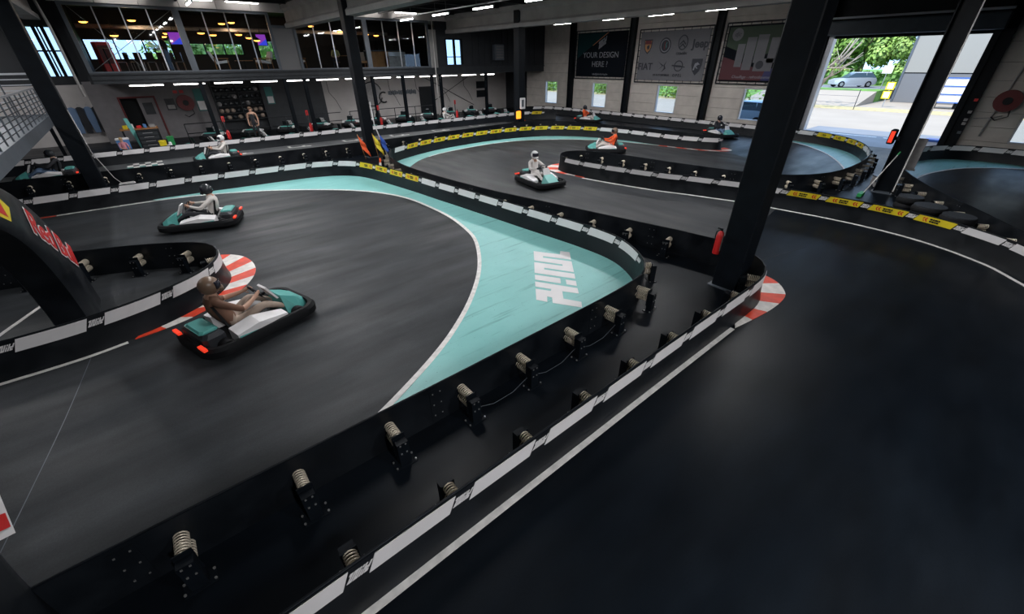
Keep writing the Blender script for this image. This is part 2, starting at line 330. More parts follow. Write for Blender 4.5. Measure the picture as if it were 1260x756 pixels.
T2 = [(7.6, 15.9), (8.1, 16.3), (9.2, 17.3), (10.65, 17.95), (12.54, 18.3), (14.2, 18.35), (15.7, 18.1), (17.0, 17.4), (18.3, 16.3), (19.4, 14.6), (19.85, 13.2), (20.1, 11.95)]
t2 = resample(catmull(T2, .1), .2); runoff(t2, PATH['ret'][:-1]+PATH['yel'], (7.4, 16.2), (20.2, 11.95)); line('white_line', t2[14:], .06, raw=True, z=.010)
T3 = [(26.55, 9.2), (26.1, 7.9), (25.3, 6.8), (23.9, 5.65), (22.3, 4.75), (20.8, 4.1), (19.8, 3.75)]
t3 = resample(catmull(T3, .1), .2); runoff(t3, PATH['wall'], (26.6, 9.2), (19.8, 3.5)); line('white_line', t3, .07, raw=True, z=.010)
T4 = [(18.9, 2.0), (20.6, 1.98), (22.2, 1.8), (23.7, 1.38), (24.8, .78), (25.7, -.2), (26.1, -1.4), (25.6, -3.0)]
t4 = resample(catmull(T4, .1), .2); runoff(t4, PATH['right'], (18.9, 2.03), (25.65, -3.2)); line('white_line', t4, .08, raw=True, z=.010)
nx = PATH['near']; line('white_line', nx[:near_i(nx, (6.45, 1.94))], .07, raw=True, off=.085)
cv = PATH['chev']; line('white_line', cv[near_i(cv, (12.22, 10.2)):], .07, raw=True, off=.16)
ip = PATH['isle']; line('white_line', ip[:near_i(ip, (-1.25, 8.1))], .07, raw=True, off=.10)
line('white_line', [(-2.3, 11.0), (-2.9, 9.75), (-3.2, 9.1)], .07)
for x, y in [(3.26, 24.45), (6.1, 24.6), (9.0, 24.55), (11.83, 24.4), (14.75, 24.4), (17.75, 24.5)]:      # starting boxes
    MB().box(x-.55, x+.55, y-.05, y+.06, 0, .007).box(x-.55, x-.40, y-.05, y+.5, 0, .007).box(x+.12, x+.28, y+.05, y+.25, 0, .007).build('start_box_mark', 'linewhite', floor)
for i in range(6):
    for j in range(3):
        MB().box(-1.05+i*.21, -.84+i*.21, 24.1+j*.4, 24.1+(j+1)*.4, 0, .007).build('chequer_square', 'linewhite' if (i+j) % 2 else ('poster' if j == 0 else 'darkgrey'), floor)
overlay('floor_patch', V2([(-.86, 9.75), (-.50, 9.9), (-.28, 9.75), (-.42, 8.95), (-.75, 8.75)]), 'floor_mid')
for q in LOGO: MB().prism([Vector(p) for p in q], 0, .010).build('floor_logo', 'white', floor)
line('floor_joint', [(-1.77, 7.9), (-2.0, 6.3), (-2.32, 4.5)], .008, 'greysteel', .005)
line('floor_joint', [(8.95, 2.75), (9.9, 2.55), (11.0, 2.3)], .008, 'darkgrey', .004)

# ------------------------------------------------------------------ kerbs
def kerb(label, inner, outer, n, first=0, h=.018):
    I = catmull(inner, .03); O = catmull(outer, .03)
    li, lo = plen(I), plen(O)
    t = empty('kerb', (inner[0][0], inner[0][1], 0), 0, label, 'kerb')
    for k in range(n):
        a = [at_len(I, li*(k+j/4)/n)[0] for j in range(5)]; b = [at_len(O, lo*(k+j/4)/n)[0] for j in range(5)]
        mb = MB(); mb.loft([[(p.x, p.y, 0), (p.x, p.y, h), (q.x, q.y, h*.6), (q.x, q.y, 0)] for p, q in zip(a, b)])
        mb.build('kerb_block', 'kerbred' if (k+first) % 2 else 'kerbwhite', t)
def sub(path, a, b, off=.05):
    return offset_path(path, off)[near_i(path, a):near_i(path, b)+1]
kerb('red and white kerb round the barrier tip under the big near column', sub(PATH['near'], (6.4, 1.94), (8.42, 3.3)), [(6.35, 1.84), (6.7, 1.78), (7.1, 1.72), (7.59, 1.68), (8.05, 1.70), (8.3, 1.80), (8.55, 2.0), (8.7, 2.3), (8.66, 2.8), (8.52, 3.3)], 8)
kerb('red and white kerb curling round the dark island on the left', sub(PATH['isle'], (-1.2, 8.1), (-.3, 10.75)), [(-1.25, 8.0), (-.95, 8.03), (-.6, 8.12), (-.3, 8.26), (0.02, 8.45), (.36, 8.70), (.66, 9.12), (.84, 9.6), (.86, 10.15), (.72, 10.65), (.35, 11.0), (-.2, 10.95)], 12, 1)
kerb('small red and white kerb at the tip of the middle barrier island', sub(PATH['wall'][:-1]+PATH['chev'], (13.6, 11.9), (12.22, 10.2)), [(13.6, 12.15), (13.2, 12.5), (12.6, 12.5), (12.15, 12.15), (11.98, 11.5), (12.05, 10.8), (12.12, 10.1)], 8)
kerb('thin red and white kerb below the far yellow barrier end', [(20.12, 12.0), (20.28, 11.2), (20.58, 10.0), (20.98, 9.33), (21.25, 9.26), (21.5, 9.5)], [(20.0, 12.0), (20.12, 11.2), (20.42, 9.9), (20.9, 9.1), (21.5, 8.9), (21.95, 9.5)], 9, 1)

# ------------------------------------------------------------------ barriers with sticker panels and sprung mounts
def helix(r, L, turns, wire):
    n = turns*12; return MB().tube([(r*math.cos(2*math.pi*i/12), L*i/n, r*math.sin(2*math.pi*i/12)) for i in range(n+1)], wire, 5)
ME_coil = meshof(helix(.052, .24, 8, .0080), 'coil_spring', 'steel', True)
mb = MB().box(-.062, .062, .235, .33, 0, .34).box(-.12, .12, .20, .36, 0, .012).box(-.07, .07, .222, .236, .10, .39)
ME_brk = meshof(mb, 'bracket', 'blacksteel')
mb = MB()
for x, y, z in ((-.11, .23, .012), (.11, .23, .012), (-.11, .33, .012), (.11, .33, .012)): mb.cyl((x, y, z), .011, .014, 6)
for x, z in ((-.03, .2), (.03, .2), (-.03, .32), (.03, .32)): mb.box(x-.008, x+.008, .33, .337, z-.008, z+.008)
ME_bolt = meshof(mb, 'mount_bolts', 'zinc')
# strip logo: the floor logo in its own axes
o0 = Vector((5.99, 6.34)); sx = Vector((4.50, 4.66))-o0; sy = Vector((6.57, 5.74))-o0
det = sx.x*sy.y-sx.y*sy.x
mb = MB()
for q in LOGO:
    pl = []
    for p in q:
        d = Vector(p)-o0; s = (d.x*sy.y-d.y*sy.x)/det; t = (sx.x*d.y-sx.y*d.x)/det; pl.append(((s-.5)*.165+(t-.5)*.05, (t-.5)*.095))
    if sum(pl[i-1][0]*pl[i][1]-pl[i][0]*pl[i-1][1] for i in range(len(pl))) < 0: pl = pl[::-1]
    mb.prism(pl, 0, .003)
ME_logo = meshof(mb, 'strip_logo', 'white')
mb = MB()
for s in (-1, 1):
    for k in (0, 1):
        x = s*.23-.03+k*.055; mb.prism([(x, 0), (x+.032, -.048), (x+.06, -.048), (x+.03, 0), (x+.06, .048), (x+.032, .048)], 0, .003)
ME_chev = meshof(mb, 'chevron_print', 'red')
mb = MB()
for j, wd in ((.025, (.05, .028, .06, .03)), (-.025, (.034, .05, .026, .04))):
    x = -.105
    for w in wd: mb.box(x, x+w, j-.018, j+.018, 0, .003); x += w+.009
ME_lines = meshof(mb, 'text_print', 'black')
PER = .955
def barrier(name, key, label, kinds, springs=True, s0=.1, cat='barrier', h=.56, spring_range=None, pz=.365):
    path = PATH[key]; t = empty(name, (path[0].x, path[0].y, 0), 0, label, cat); base = Vector((path[0].x, path[0].y, 0))
    prof = [(0, h), (0, .33), (.010, .26), (.028, .10), (.05, 0), (-.03, 0), (-.03, h)]
    rings = []
    for i, p in enumerate(path):
        d = (path[min(i+1, len(path)-1)]-path[max(i-1, 0)]).normalized(); n = Vector((d.y, -d.x))
        rings.append([(p.x+n.x*o, p.y+n.y*o, z) for o, z in prof])
    MB().loft(rings).build('wall_sheet', 'barrier', t, 35)
    L = plen(path); k = 0; s = s0
    rim = offset_path(path, -.015); MB().tube([(p.x, p.y, h+.004) for p in rim[::2]], .014, 5).build('top_rim', 'blacksteel', t, True)
    while s+PER < L+.05:
        kd = kinds(k, s, L) if callable(kinds) else kinds
        if kd:
            w = .745; sl = .04; N = 6; mb = MB(); ring = []
            for j in range(N+1):
                sa = s+w*j/N; row = []
                for z, sh in ((pz, -sl), (.550, sl)):
                    p, d = at_len(path, max(0, min(L, sa+sh))); n = Vector((d.y, -d.x)); row.append((p+n*.004, p+n*.009, z))
                ring.append([(*row[0][0], row[0][2]), (*row[0][1], row[0][2]), (*row[1][1], row[1][2]), (*row[1][0], row[1][2])])
            pn = mb.loft(ring).build('sticker_panel', {'w': 'white', 'y': 'yellow'}[kd], t)
            if kd == 'y':
                p, d = at_len(path, s+w/2); n = Vector((d.y, -d.x)); fr = frame((p.x+n.x*.013-base.x, p.y+n.y*.013-base.y, (pz+.55)/2), (d.x, d.y, 0), (0, 0, 1))
                link('chevron_print', ME_chev, pn, fr); link('text_print', ME_lines, pn, fr)
            p, d = at_len(path, s+w+(PER-w)/2); n = Vector((d.y, -d.x))
            link('strip_logo', ME_logo, t, frame((p.x+n.x*.004-base.x, p.y+n.y*.004-base.y, (pz+.55)/2), (d.x, d.y, 0), (0, 0, 1)))
        if springs and (spring_range is None or spring_range[0] <= s <= spring_range[1]):
            p, d = at_len(path, s+w+(PER-w)/2) if kd else at_len(path, s+.855); n = Vector((d.y, -d.x))
            fr = frame((p.x-n.x*.03-base.x, p.y-n.y*.03-base.y, 0), (d.x, d.y, 0), (-n.x, -n.y, 0))
            br = link('spring_mount', ME_brk, t, fr)
            link('coil_spring', ME_coil, br, Matrix.Translation((0, 0, .335))); link('coil_spring', ME_coil, br, Matrix.Translation((0, 0, .205)))
            stuff(link('mount_bolts', ME_bolt, br))
        s += PER; k += 1
    # bolted lap joints of the sheets
    mb = MB(); s = 1.4
    while s < L:
        p, d = at_len(path, s); n = Vector((d.y, -d.x)); fr = frame((p.x-n.x*.03, p.y-n.y*.03, 0), (d.x, d.y, 0), (-n.x, -n.y, 0))
        mb.box(-.09, .09, 0, .006, .06, .52, 1, fr)
        for x in (-.05, .05):
            for z in (.12, .29, .46): mb.box(x-.007, x+.007, .006, .012, z-.007, z+.007, 0, fr)
        s += 2.87
    stuff(mb.build('joint_plates', ['zinc', 'barrier'], t))
    return t
barrier('track_barrier', 'near', 'long low black barrier in the foreground with white stickers ending round the big column', 'w', s0=.59)
barrier('track_barrier', 'ret', 'black barrier seen from behind between the turquoise bend and the white racer', None)
barrier('track_barrier', 'yel', 'long curved barrier of yellow chevron stickers behind the white racer', lambda k, s, L: 'y' if s < L-7.2 and k > 0 else 'w', s0=.25)
barrier('track_barrier', 'strt', 'plain dark barrier along the near side of the start straight', None, s0=.5, h=.56)
bl = plen(PATH['bend'])
sc_ = plen(PATH['chev'][:near_i(PATH['chev'], (13.66, 3.71))+1]); sd_ = plen(PATH['wall'][:near_i(PATH['wall'], (26.35, 6.87))+1])
yk = plen(PATH['bend'][:near_i(PATH['bend'], (5.75, 16.35))+1])
barrier('track_barrier', 'bend', 'barrier with white and four yellow stickers round the turquoise bend', lambda k, s, L: 'y' if yk-.3 < s < yk+3.5 else 'w', s0=.535)
bk = barrier('track_barrier', 'back', 'black barrier seen from behind with a row of coil springs in the foreground', None, s0=-.745)
for x0 in (4.73, 3.79, 2.86):
    MB().tube([(x0, 3.06, .16), (x0-.3, 3.05, .05), (x0-.62, 3.05, .05), (x0-.93, 3.06, .16)], .004, 5).build('tension_wire', 'greysteel', bk, True)
barrier('track_barrier', 'isle', 'low barrier with white stickers round the dark left island', 'w', s0=.2)
barrier('track_barrier', 'wall', 'far barrier along the banner wall looping round the open door bend', lambda k, s, L: 'y' if sd_-.2 < s < sd_+3.5 else 'w', s0=sd_ % PER, spring_range=(19, 99))
barrier('track_barrier', 'chev', 'barrier with big yellow red-chevron stickers right of the big column', lambda k, s, L: 'y' if sc_-.2 < s < sc_+3.5 else 'w', s0=sc_ % PER, pz=.40)
barrier('track_barrier', 'right', 'barrier round the turquoise bend at the right edge under the hose reel', 'w', s0=.25)
barrier('track_barrier', 'pit', 'straight barrier with white stickers in front of the parked karts', lambda k, s, L: 'y' if L-2.2 < s < L-1.2 else 'w', s0=.3, springs=False)
# ------------------------------------------------------------------ shell of the hall
WX = 27.2; CZ = 6.6
struct(MB().box(-16.4, -16.2, -12.4, 40.4, -.25, CZ+.2).build('wall_left', 'darkwall'))
struct(MB().box(-16.4, 27.6, -12.4, -12.2, -.25, CZ+.2).build('wall_front', 'darkwall'))
ceiling = struct(MB().box(-16.4, 27.7, -12.4, 40.4, CZ, CZ+.25).build('ceiling', 'ceil'))
for i in range(17):
    y = -10+i*2.3
    MB().box(-16.2, 27.2, y-.06, y+.06, CZ-.22, CZ).box(-16.2, 27.2, y-.12, y+.12, CZ-.24, CZ-.21).build('purlin', 'ceil', ceiling)
# right wall: concrete panels in courses between dark steel posts, windows and the big door left open
wr = struct(empty('wall_right', (WX, 10, 0)))
PIL = [30.1, 24.8, 19.45, 13.6, 8.25, 2.0, -3.4, -8.2, -12.2]
WIN = [(26.35, 27.8), (21.3, 22.7), (15.6, 17.1), (10.0, 11.45), (-1.15, .35)]
WZ = (.70, 2.36); DOOR = (2.3, 7.9, 4.68)
def wall_piece(name, y0, y1, z0, z1, x0, x1, m, parent):
    MB().box(x0, x1, y0, y1, z0, z1).build(name, m, parent)
for a, b in zip(PIL[1:], PIL[:-1]):
    if (a, b) == (2.0, 8.25):
        MB().box(WX, WX+.3, a, b, 5.3, CZ).box(WX, WX+.3, a, DOOR[0], 0, 5.3).box(WX, WX+.3, DOOR[1], b, 0, 5.3).build('door_surround', 'darkwall', wr); continue
    z = 0; zs = [0, .70, 1.25, 1.80, 2.36, 2.95, 3.6, 4.3, 5.0, 5.8, CZ]
    w = next((q for q in WIN if a < q[0] and q[1] < b), None)
    for z0, z1 in zip(zs[:-1], zs[1:]):
        cuts = [(a, b)] if not (w and z0 >= .69 and z1 <= 2.37) else [(a, w[0]), (w[1], b)]
        for y0, y1 in cuts:
            wall_piece('concrete_panel', y0+.006, y1-.006, z0+.006, z1-.006, WX, WX+.16, 'panelwall', wr)
    mb = MB()
    if w: mb.box(WX+.17, WX+.3, a, b, 0, .7).box(WX+.17, WX+.3, a, b, 2.36, CZ).box(WX+.17, WX+.3, a, w[0], .7, 2.36).box(WX+.17, WX+.3, w[1], b, .7, 2.36)
    else: mb.box(WX+.17, WX+.3, a, b, 0, CZ)
    mb.build('backing', 'darkwall', wr)
MB().box(WX, WX+.3, 30.1, 40.2, 0, CZ).build('backing', 'darkwall', wr)
for k, y in enumerate(PIL[1:-1]):
    o = MB().box(WX-.30, WX+.02, y-.20, y-.17, 0, CZ).box(WX-.30, WX+.02, y+.17, y+.20, 0, CZ).box(WX-.17, WX-.15, y-.18, y+.18, 0, CZ).build('wall_post', 'blacksteel', wr)
for k, (y0, y1) in enumerate(WIN):
    w = struct(empty('window_%d' % (k+1), (WX+.1, (y0+y1)/2, WZ[0])))
    MB().box(WX+.02, WX+.2, y0, y0+.06, *WZ).box(WX+.02, WX+.2, y1-.06, y1, *WZ).box(WX+.02, WX+.2, y0+.06, y1-.06, WZ[0], WZ[0]+.06).box(WX+.02, WX+.2, y0+.06, y1-.06, WZ[1]-.06, WZ[1]).build('window_frame', 'silver', w)
    MB().box(WX+.10, WX+.11, y0+.06, y1-.06, WZ[0]+.06, WZ[1]-.06).build('pane', 'glass', w)
d = struct(empty('door_1', (WX, 5.1, 0)))
MB().box(WX-.12, WX+.32, DOOR[1]-.10, DOOR[1]+.12, 0, 4.75).build('jamb', 'silver', d); MB().box(WX-.12, WX+.32, DOOR[0]-.12, DOOR[0]+.10, 0, 4.75).build('jamb', 'blacksteel', d)
MB().bbox(WX-.45, WX+.05, DOOR[0]-.2, DOOR[1]+.2, 4.70, 5.28, .05).build('shutter_box', 'greysteel', d)
MB().box(WX-.02, WX+.02, DOOR[0], DOOR[1], 4.58, 4.72).build('shutter_edge', 'rubber', d)
MB().box(WX-.5, WX-.44, DOOR[0]-.2, DOOR[1]+.2, 5.34, 5.42).build('door_rail', 'silver', d)

# columns
def column(loc, label, w=.40, h=CZ):
    x, y = loc; t = empty('steel_column', (x, y, 0), 0, label, 'column'); a = w/2
    MB().box(x-a, x+a, y-a, y-a+.03, 0, h).box(x-a, x+a, y+a-.03, y+a, 0, h).box(x-.012, x+.012, y-a+.03, y+a-.03, 0, h).build('shaft', 'blacksteel', t)
    MB().box(x-a-.06, x+a+.06, y-a-.06, y+a+.06, 0, .025).build('base_plate', 'greysteel', t)
    mb = MB()
    for i in (-1, 1):
        for j in (-1, 1): mb.cyl((x+i*(a+.02), y+j*(a+.02), .025), .02, .035, 6)
    mb.build('anchor_bolts', 'zinc', t); return t
def cased_column(loc, label, w=.40, h=CZ):
    x, y = loc; t = empty('steel_column', (x, y, 0), 0, label, 'column'); a = w/2
    MB().bbox(x-a, x+a, y-a, y+a, 0, h, .02).build('shaft', 'blacksteel', t)
    MB().box(x-a-.05, x+a+.05, y-a-.05, y+a+.05, 0, .02).build('base_plate', 'greysteel', t); return t
cased_column((7.75, 2.62), 'massive black steel column in the foreground inside the kerb tip', .46)
cased_column((7.85, 19.55), 'black steel column behind the flags, crossing the upstairs windows', .42)
cased_column((18.1, 20.7), 'black steel column with orange lamp box in the middle distance', .48)
cased_column((-1.85, 20.2), 'black steel column at the far left before the stairs', .46)
t = column((18.0, 2.3), 'black steel column with a pale edge strip before the open door', .46)
MB().box(17.755, 17.77, 2.02, 2.05, .1, 6).build('edge_strip', 'linewhite', t)
# roof beams
for k, x in enumerate((-1.9, 8.0, 18.1)):
    prof = [(-.26, 5.40), (.26, 5.40), (.26, 5.58), (.14, 5.68), (.14, 6.12), (.30, 6.22), (.30, 6.40), (-.30, 6.40), (-.30, 6.22), (-.14, 6.12), (-.14, 5.68), (-.26, 5.58)]
    o = MB().loft([[(x+a, y, z) for a, z in prof] for y in (-12.2, 28.0)]).build('roof_beam', 'concrete')
    tag(o, ('concrete roof beam above the left column', 'concrete roof beam ending at the grey panel between the upstairs windows', 'concrete roof beam crossing above the middle column towards the banner wall')[k], 'beam')
    MB().box(x-.3, x+.3, -12, 28, 6.40, CZ).build('beam_cap', 'ceil', o)

# ------------------------------------------------------------------ mezzanine front
MY = 28.0
sl = struct(MB().box(-.95, 27.2, MY+.12, 38.2, 3.05, 3.45).build('floor_mezzanine', 'darkwall'))
fb = struct(empty('trim_1', (13, MY, 3.05)))
MB().box(-.95, 27.2, MY-.02, MY+.12, 3.05, 3.12).box(-.95, 27.2, MY+.03, MY+.12, 3.12, 3.40).build('edge_beam', 'darkgrey', fb)
MB().box(-.95, 27.2, MY-.06, MY+.12, 3.40, 3.48).build('edge_sill', 'darkgrey', fb)
MB().box(-.95, 27.2, MY-.03, MY+.02, 3.20, 3.24).build('edge_conduit', 'darkgrey', fb)
tf = struct(empty('trim_2', (8, MY, 6.0)))
for i in range(13): MB().box(-1.2+i*1.5, .28+i*1.5, MY-.1, MY+.15, 6.08, CZ).build('fascia_panel', 'fascia', tf)
def glazing(n, x0, x1, mull):
    w = struct(empty('window_%d' % n, ((x0+x1)/2, MY, 3.48))); z0, z1 = 3.48, 6.08
    MB().box(x0, x0+.14, MY-.05, MY+.1, z0, z1).box(x1-.14, x1, MY-.05, MY+.1, z0, z1).box(x0+.14, x1-.14, MY-.05, MY+.1, z1-.12, z1).box(x0+.14, x1-.14, MY-.05, MY+.1, z0, z0+.06).build('window_frame', 'greysteel', w)
    xs = [x0+.14+(x1-x0-.28)*i/(mull+1) for i in range(mull+2)]
    for a, b in zip(xs[:-1], xs[1:]): MB().box(a+.012, b-.012, MY+.02, MY+.03, z0+.06, z1-.12).build('pane', 'glass', w)
    for a in xs[1:-1]: MB().box(a-.022, a+.022, MY-.015, MY+.05, z0+.06, z1-.12).build('mullion', 'silver', w)
glazing(6, -.95, 3.05, 3); glazing(7, 3.05, 7.05, 3); glazing(8, 8.1, 12.2, 3); glazing(9, 12.2, 16.5, 3)
p = struct(MB().box(7.05, 8.1, MY+.0, MY+.12, 3.48, 5.5).build('wall_panel', 'cladgrey')); MB().box(7.0, 8.15, MY-.06, MY+.02, 5.40, 5.52).build('ledge', 'greysteel', p)
p.name = 'trim_3'
br = struct(MB().tube([(-.7, MY+.2, 6.0), (1.1, MY+.2, 3.6)], .012, 6).tube([(-.7, MY+.2, 3.6), (2.9, MY+.2, 5.95)], .012, 6).build('trim_4', 'zinc'))
# dark upper wall to the right with its own window
uw = struct(empty('wall_upper', (21, MY, 3.48)))
MB().box(17.0, 17.75, MY, MY+.12, 3.48, CZ).box(19.15, 27.2, MY, MY+.12, 3.48, CZ).box(17.75, 19.15, MY, MY+.12, 5.15, CZ).box(17.75, 19.15, MY, MY+.12, 3.48, 3.62).build('cladding', 'darkwall', uw)
for i in range(12): MB().box(20+i*.55, 20.06+i*.55, MY-.03, MY, 3.6, CZ).build('cladding_rib', 'darkwall', uw)
MB().box(16.5, 17.0, MY-.12, MY+.2, 3.45, 5.6).build('pier', 'concrete', uw)
w = struct(empty('window_10', (18.45, MY, 3.62)))
MB().box(17.75, 17.83, MY-.03, MY+.08, 3.62, 5.15).box(19.07, 19.15, MY-.03, MY+.08, 3.62, 5.15).box(17.83, 19.07, MY-.03, MY+.08, 5.07, 5.15).box(17.83, 19.07, MY-.03, MY+.08, 4.05, 4.10).box(18.4, 18.5, MY-.03, MY+.08, 3.62, 5.07).build('window_frame', 'blacksteel', w)
MB().box(17.83, 19.07, MY+.04, MY+.05, 3.62, 5.07).build('pane', 'glass', w)
t = empty('ventilation_unit', (22.3, MY-.3, 3.6), 0, 'grey ventilation unit on the dark upper wall left of the middle column', 'vent unit')
MB().bbox(21.75, 22.6, MY-.45, MY-.03, 3.85, 4.85, .04).build('casing', 'greysteel', t)
for i in range(5): MB().box(21.85, 22.5, MY-.47, MY-.45, 3.98+i*.17, 4.08+i*.17).build('louvre', 'cladgrey', t)
# back wall of the upper floor with daylight windows
wb = struct(empty('wall_back', (5, 38.2, 0))); BW = [(-3.8, -1.3, 3.2, 5.7), (-.9, 3.3, 4.05, 5.15), (4.0, 7.4, 4.3, 5.0), (8.4, 10.4, 4.0, 5.2), (22.6, 26.6, 3.5, 5.9)]  # outer two openings added so daylight shows through the nearer panes
segs = [-16.2]+[q for b in BW for q in b[:2]]+[27.2]
mb = MB()
for a, b in zip(segs[0::2], segs[1::2]): mb.box(a, b, 38.2, 38.4, 0, CZ)
for a, b, z0, z1 in BW: mb.box(a, b, 38.2, 38.4, 0, z0).box(a, b, 38.2, 38.4, z1, CZ)
mb.build('wall_face', 'darkwall', wb)
for k, (a, b, z0, z1) in enumerate(BW):
    w = struct(empty('window_%d' % (20+k), ((a+b)/2, 38.2, z0))); n = max(2, int((b-a)/1.1)); mb = MB()
    for i in range(n+1): x = a+(b-a)*i/n; mb.box(x-.035, x+.035, 38.16, 38.3, z0, z1)
    mb.box(a, b, 38.17, 38.29, z0, z0+.05).box(a, b, 38.17, 38.29, z1-.05, z1).build('window_frame', 'blacksteel', w)
    for i in range(n): MB().box(a+(b-a)*i/n+.035, a+(b-a)*(i+1)/n-.035, 38.22, 38.23, z0+.05, z1-.05).build('pane', 'glass', w)
MB().box(-1.05, -.95, MY+.1, 38.2, 3.05, CZ).build('side_wall', 'darkwall', wb)
# ------------------------------------------------------------------ pit area under the mezzanine
PY = 33.0
pw = struct(empty('wall_pit', (8, PY, 0)))
MB().box(-1.6, -.4, PY, PY+.15, 0, 3.05).box(1.1, 4.0, PY, PY+.15, 0, 3.05).box(-.4, 1.1, PY, PY+.15, 2.2, 3.05).build('wall_face', 'pitgrey', pw)
MB().box(4.0, 10.6, PY, PY+.15, 0, 3.05).build('wall_face', 'darkgrey', pw)
MB().box(10.6, 27.2, PY, PY+.15, 0, 3.05).build('wall_face', 'whitewall', pw)
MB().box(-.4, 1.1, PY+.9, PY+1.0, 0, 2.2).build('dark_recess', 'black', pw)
MB().box(-.48, -.4, PY-.04, PY+.1, 0, 2.28).box(1.1, 1.18, PY-.04, PY+.1, 0, 2.28).box(-.4, 1.1, PY-.04, PY+.1, 2.2, 2.28).build('door_frame', 'maroon', pw)
MB().box(.35, 1.08, PY-.02, PY+.04, 0, 2.18).build('door_leaf', 'pitgrey', pw)
for i, x in enumerate((3.05, 7.05, 8.1, 12.2, 14.3, 16.5, 17.2, 21.2)):
    o = MB().box(x-.09, x+.09, MY+.0, MY+.02, 0, 3.05).box(x-.09, x+.09, MY+.16, MY+.18, 0, 3.05).box(x-.01, x+.01, MY+.02, MY+.16, 0, 3.05).build('mezzanine_post', 'blacksteel')
    tag(o, ('dark steel post under the second upstairs window bay', 'dark steel post left of the big logo wall under the grey panel', 'dark steel post under the right end of the grey panel', 'dark steel post hidden half behind the flag column', 'dark steel post before the circular wall drawing',
            'dark steel post under the right end of the upstairs glazing', 'dark steel post left of the crossed wall braces', 'dark steel post left of the orange lamp box')[i], 'post', 'posts under the mezzanine')
# ---- lamps under the slab and in the hall
ORD = 'first second third fourth fifth sixth seventh eighth ninth tenth eleventh twelfth thirteenth fourteenth fifteenth sixteenth'.split()
def tube_lamp(x, y, z, L, along, label, group, watt, cat='lamp', mm='lamp'):
    rz = 0 if along == 'x' else R(90)
    t = empty('tube_lamp', (x, y, z), rz, label, cat, group)
    MB().box(-L/2, L/2, -.06, .06, .03, .075).local('housing', 'silver', t)
    MB().tube([(-L/2+.03, 0, .012), (L/2-.03, 0, .012)], .026, 8).local('tube', mm, t)
    MB().box(-L/2, -L/2+.03, -.03, .03, -.02, .03).box(L/2-.03, L/2, -.03, .03, -.02, .03).local('end_cap', 'silver', t)
    if watt:
        l = bpy.data.lights.new('tube_light', 'AREA'); l.shape = 'RECTANGLE'; l.size = L; l.size_y = .12; l.energy = watt*LAMP; l.color = (.98, .985, 1)
        lo = bpy.data.objects.new('tube_light', l); COL.objects.link(lo); lo.parent = t; lo.location = (0, 0, -.03)
    return t
for i in range(13):
    tube_lamp(.9+i*1.72, MY+.35, 2.93, 1.35, 'x', 'white tube lamp under the upstairs floor edge, %s from the left' % ORD[i], 'tube lamps under the mezzanine edge', 26 if i > 5 else 8)
HALL = [(22.2, y, 5.74) for y in (21.3, 17.4, 14.4, 11.3)]+[(13.2, y, 5.78) for y in (24.5, 21.0, 17.5, 14, 10.5, 7, 3.5)]+[(3.2, y, 5.9) for y in (24, 20.5, 17, 13.5, 10, 6.5)]+[(-5, y, 5.9) for y in (22, 16, 10, 4)]+[(5.5, -5.5, 5.9), (1.0, -4.0, 5.9)]
for x, y0 in ((22.2, 3), (13.2, 0), (3.2, 0), (-5, 0), (5.5, -8), (1.0, -8)): MB().box(x-.04, x+.04, y0 if y0 >= 0 else -12, 28 if y0 >= 0 else -1, CZ-.31, CZ-.235).build('lamp_rail', 'ceil', ceiling)
for i, x in enumerate((1.2, 3.9, 5.9, 10.6, 12.6, 14.8)): tube_lamp(x, MY-.45, 6.36, 1.5, 'x', 'tube lamp close under the roof above the upstairs glazing, %s from the left' % ORD[i], 'tube lamps above the glazing', 0, mm='lamp')
cnt = {}
for x, y, z in HALL:
    near = x < 10
    wt = 60 if x > 20 else (420 if y < 0 else (60 if x < 0 and y < 12 else (100 if y < 7 and x < 5 else 155))); row = {22: 'before the banner wall', 13: 'in the middle row of the hall', 3: 'over the left tracks', -5: 'over the stair side', 5: 'before the foreground barrier on the right', 1: 'before the foreground barrier on the left'}[int(x)]; cnt[row] = cnt.get(row, 0)+1
    t = tube_lamp(x, y, z, 1.5, 'y', 'tube lamp %s, %s from the far end' % (row, ORD[cnt[row]-1]), 'tube lamps of the hall', wt, mm='halllamp')
    MB().bar((-.5, 0, .07), (-.5, 0, CZ-.31-z), .006).bar((.5, 0, .07), (.5, 0, CZ-.31-z), .006).local('suspension', 'zinc', t)
o = MB().box(14.0, 14.06, 3, 27.8, 6.05, 6.10).build('cable_tray', 'silver'); tag(o, 'thin metal cable tray running under the roof', 'cable tray')

# ------------------------------------------------------------------ banners on the right wall
def wf(y, z): return frame((WX-.10, y, z), (0, -1, 0), (0, 0, 1))
def banner(y0, y1, z0, z1, m, label):
    t = empty('banner', (WX-.06, (y0+y1)/2, z0), 0, label, 'banner')
    MB().box(WX-.07, WX-.055, y0+.12, y1-.12, z0+.12, z1-.12).build('sheet', m, t)
    for a, b in (((y0, z0), (y1, z0)), ((y1, z0), (y1, z1)), ((y1, z1), (y0, z1)), ((y0, z1), (y0, z0))): MB().tube([(WX-.06, *a), (WX-.06, *b)], .035, 8).build('frame_tube', 'darkgrey', t, True)
    n = 9
    for i in range(n):
        f = (i+.5)/n
        for a, b in (((y0+(y1-y0)*f, z0-.01), (y0+(y1-y0)*f, z0+.16)), ((y0+(y1-y0)*f, z1+.01), (y0+(y1-y0)*f, z1-.16)), ((y0-.01, z0+(z1-z0)*f), (y0+.16, z0+(z1-z0)*f)), ((y1+.01, z0+(z1-z0)*f), (y1-.16, z0+(z1-z0)*f))):
            MB().bar((WX-.08, *a), (WX-.08, *b), .018).build('lashing', 'black', t)
    return t
def shape(t, name, poly, m, y, z, d=.004): return MB(wf(y, z)).prism(poly, 0, d).build(name, m, t)
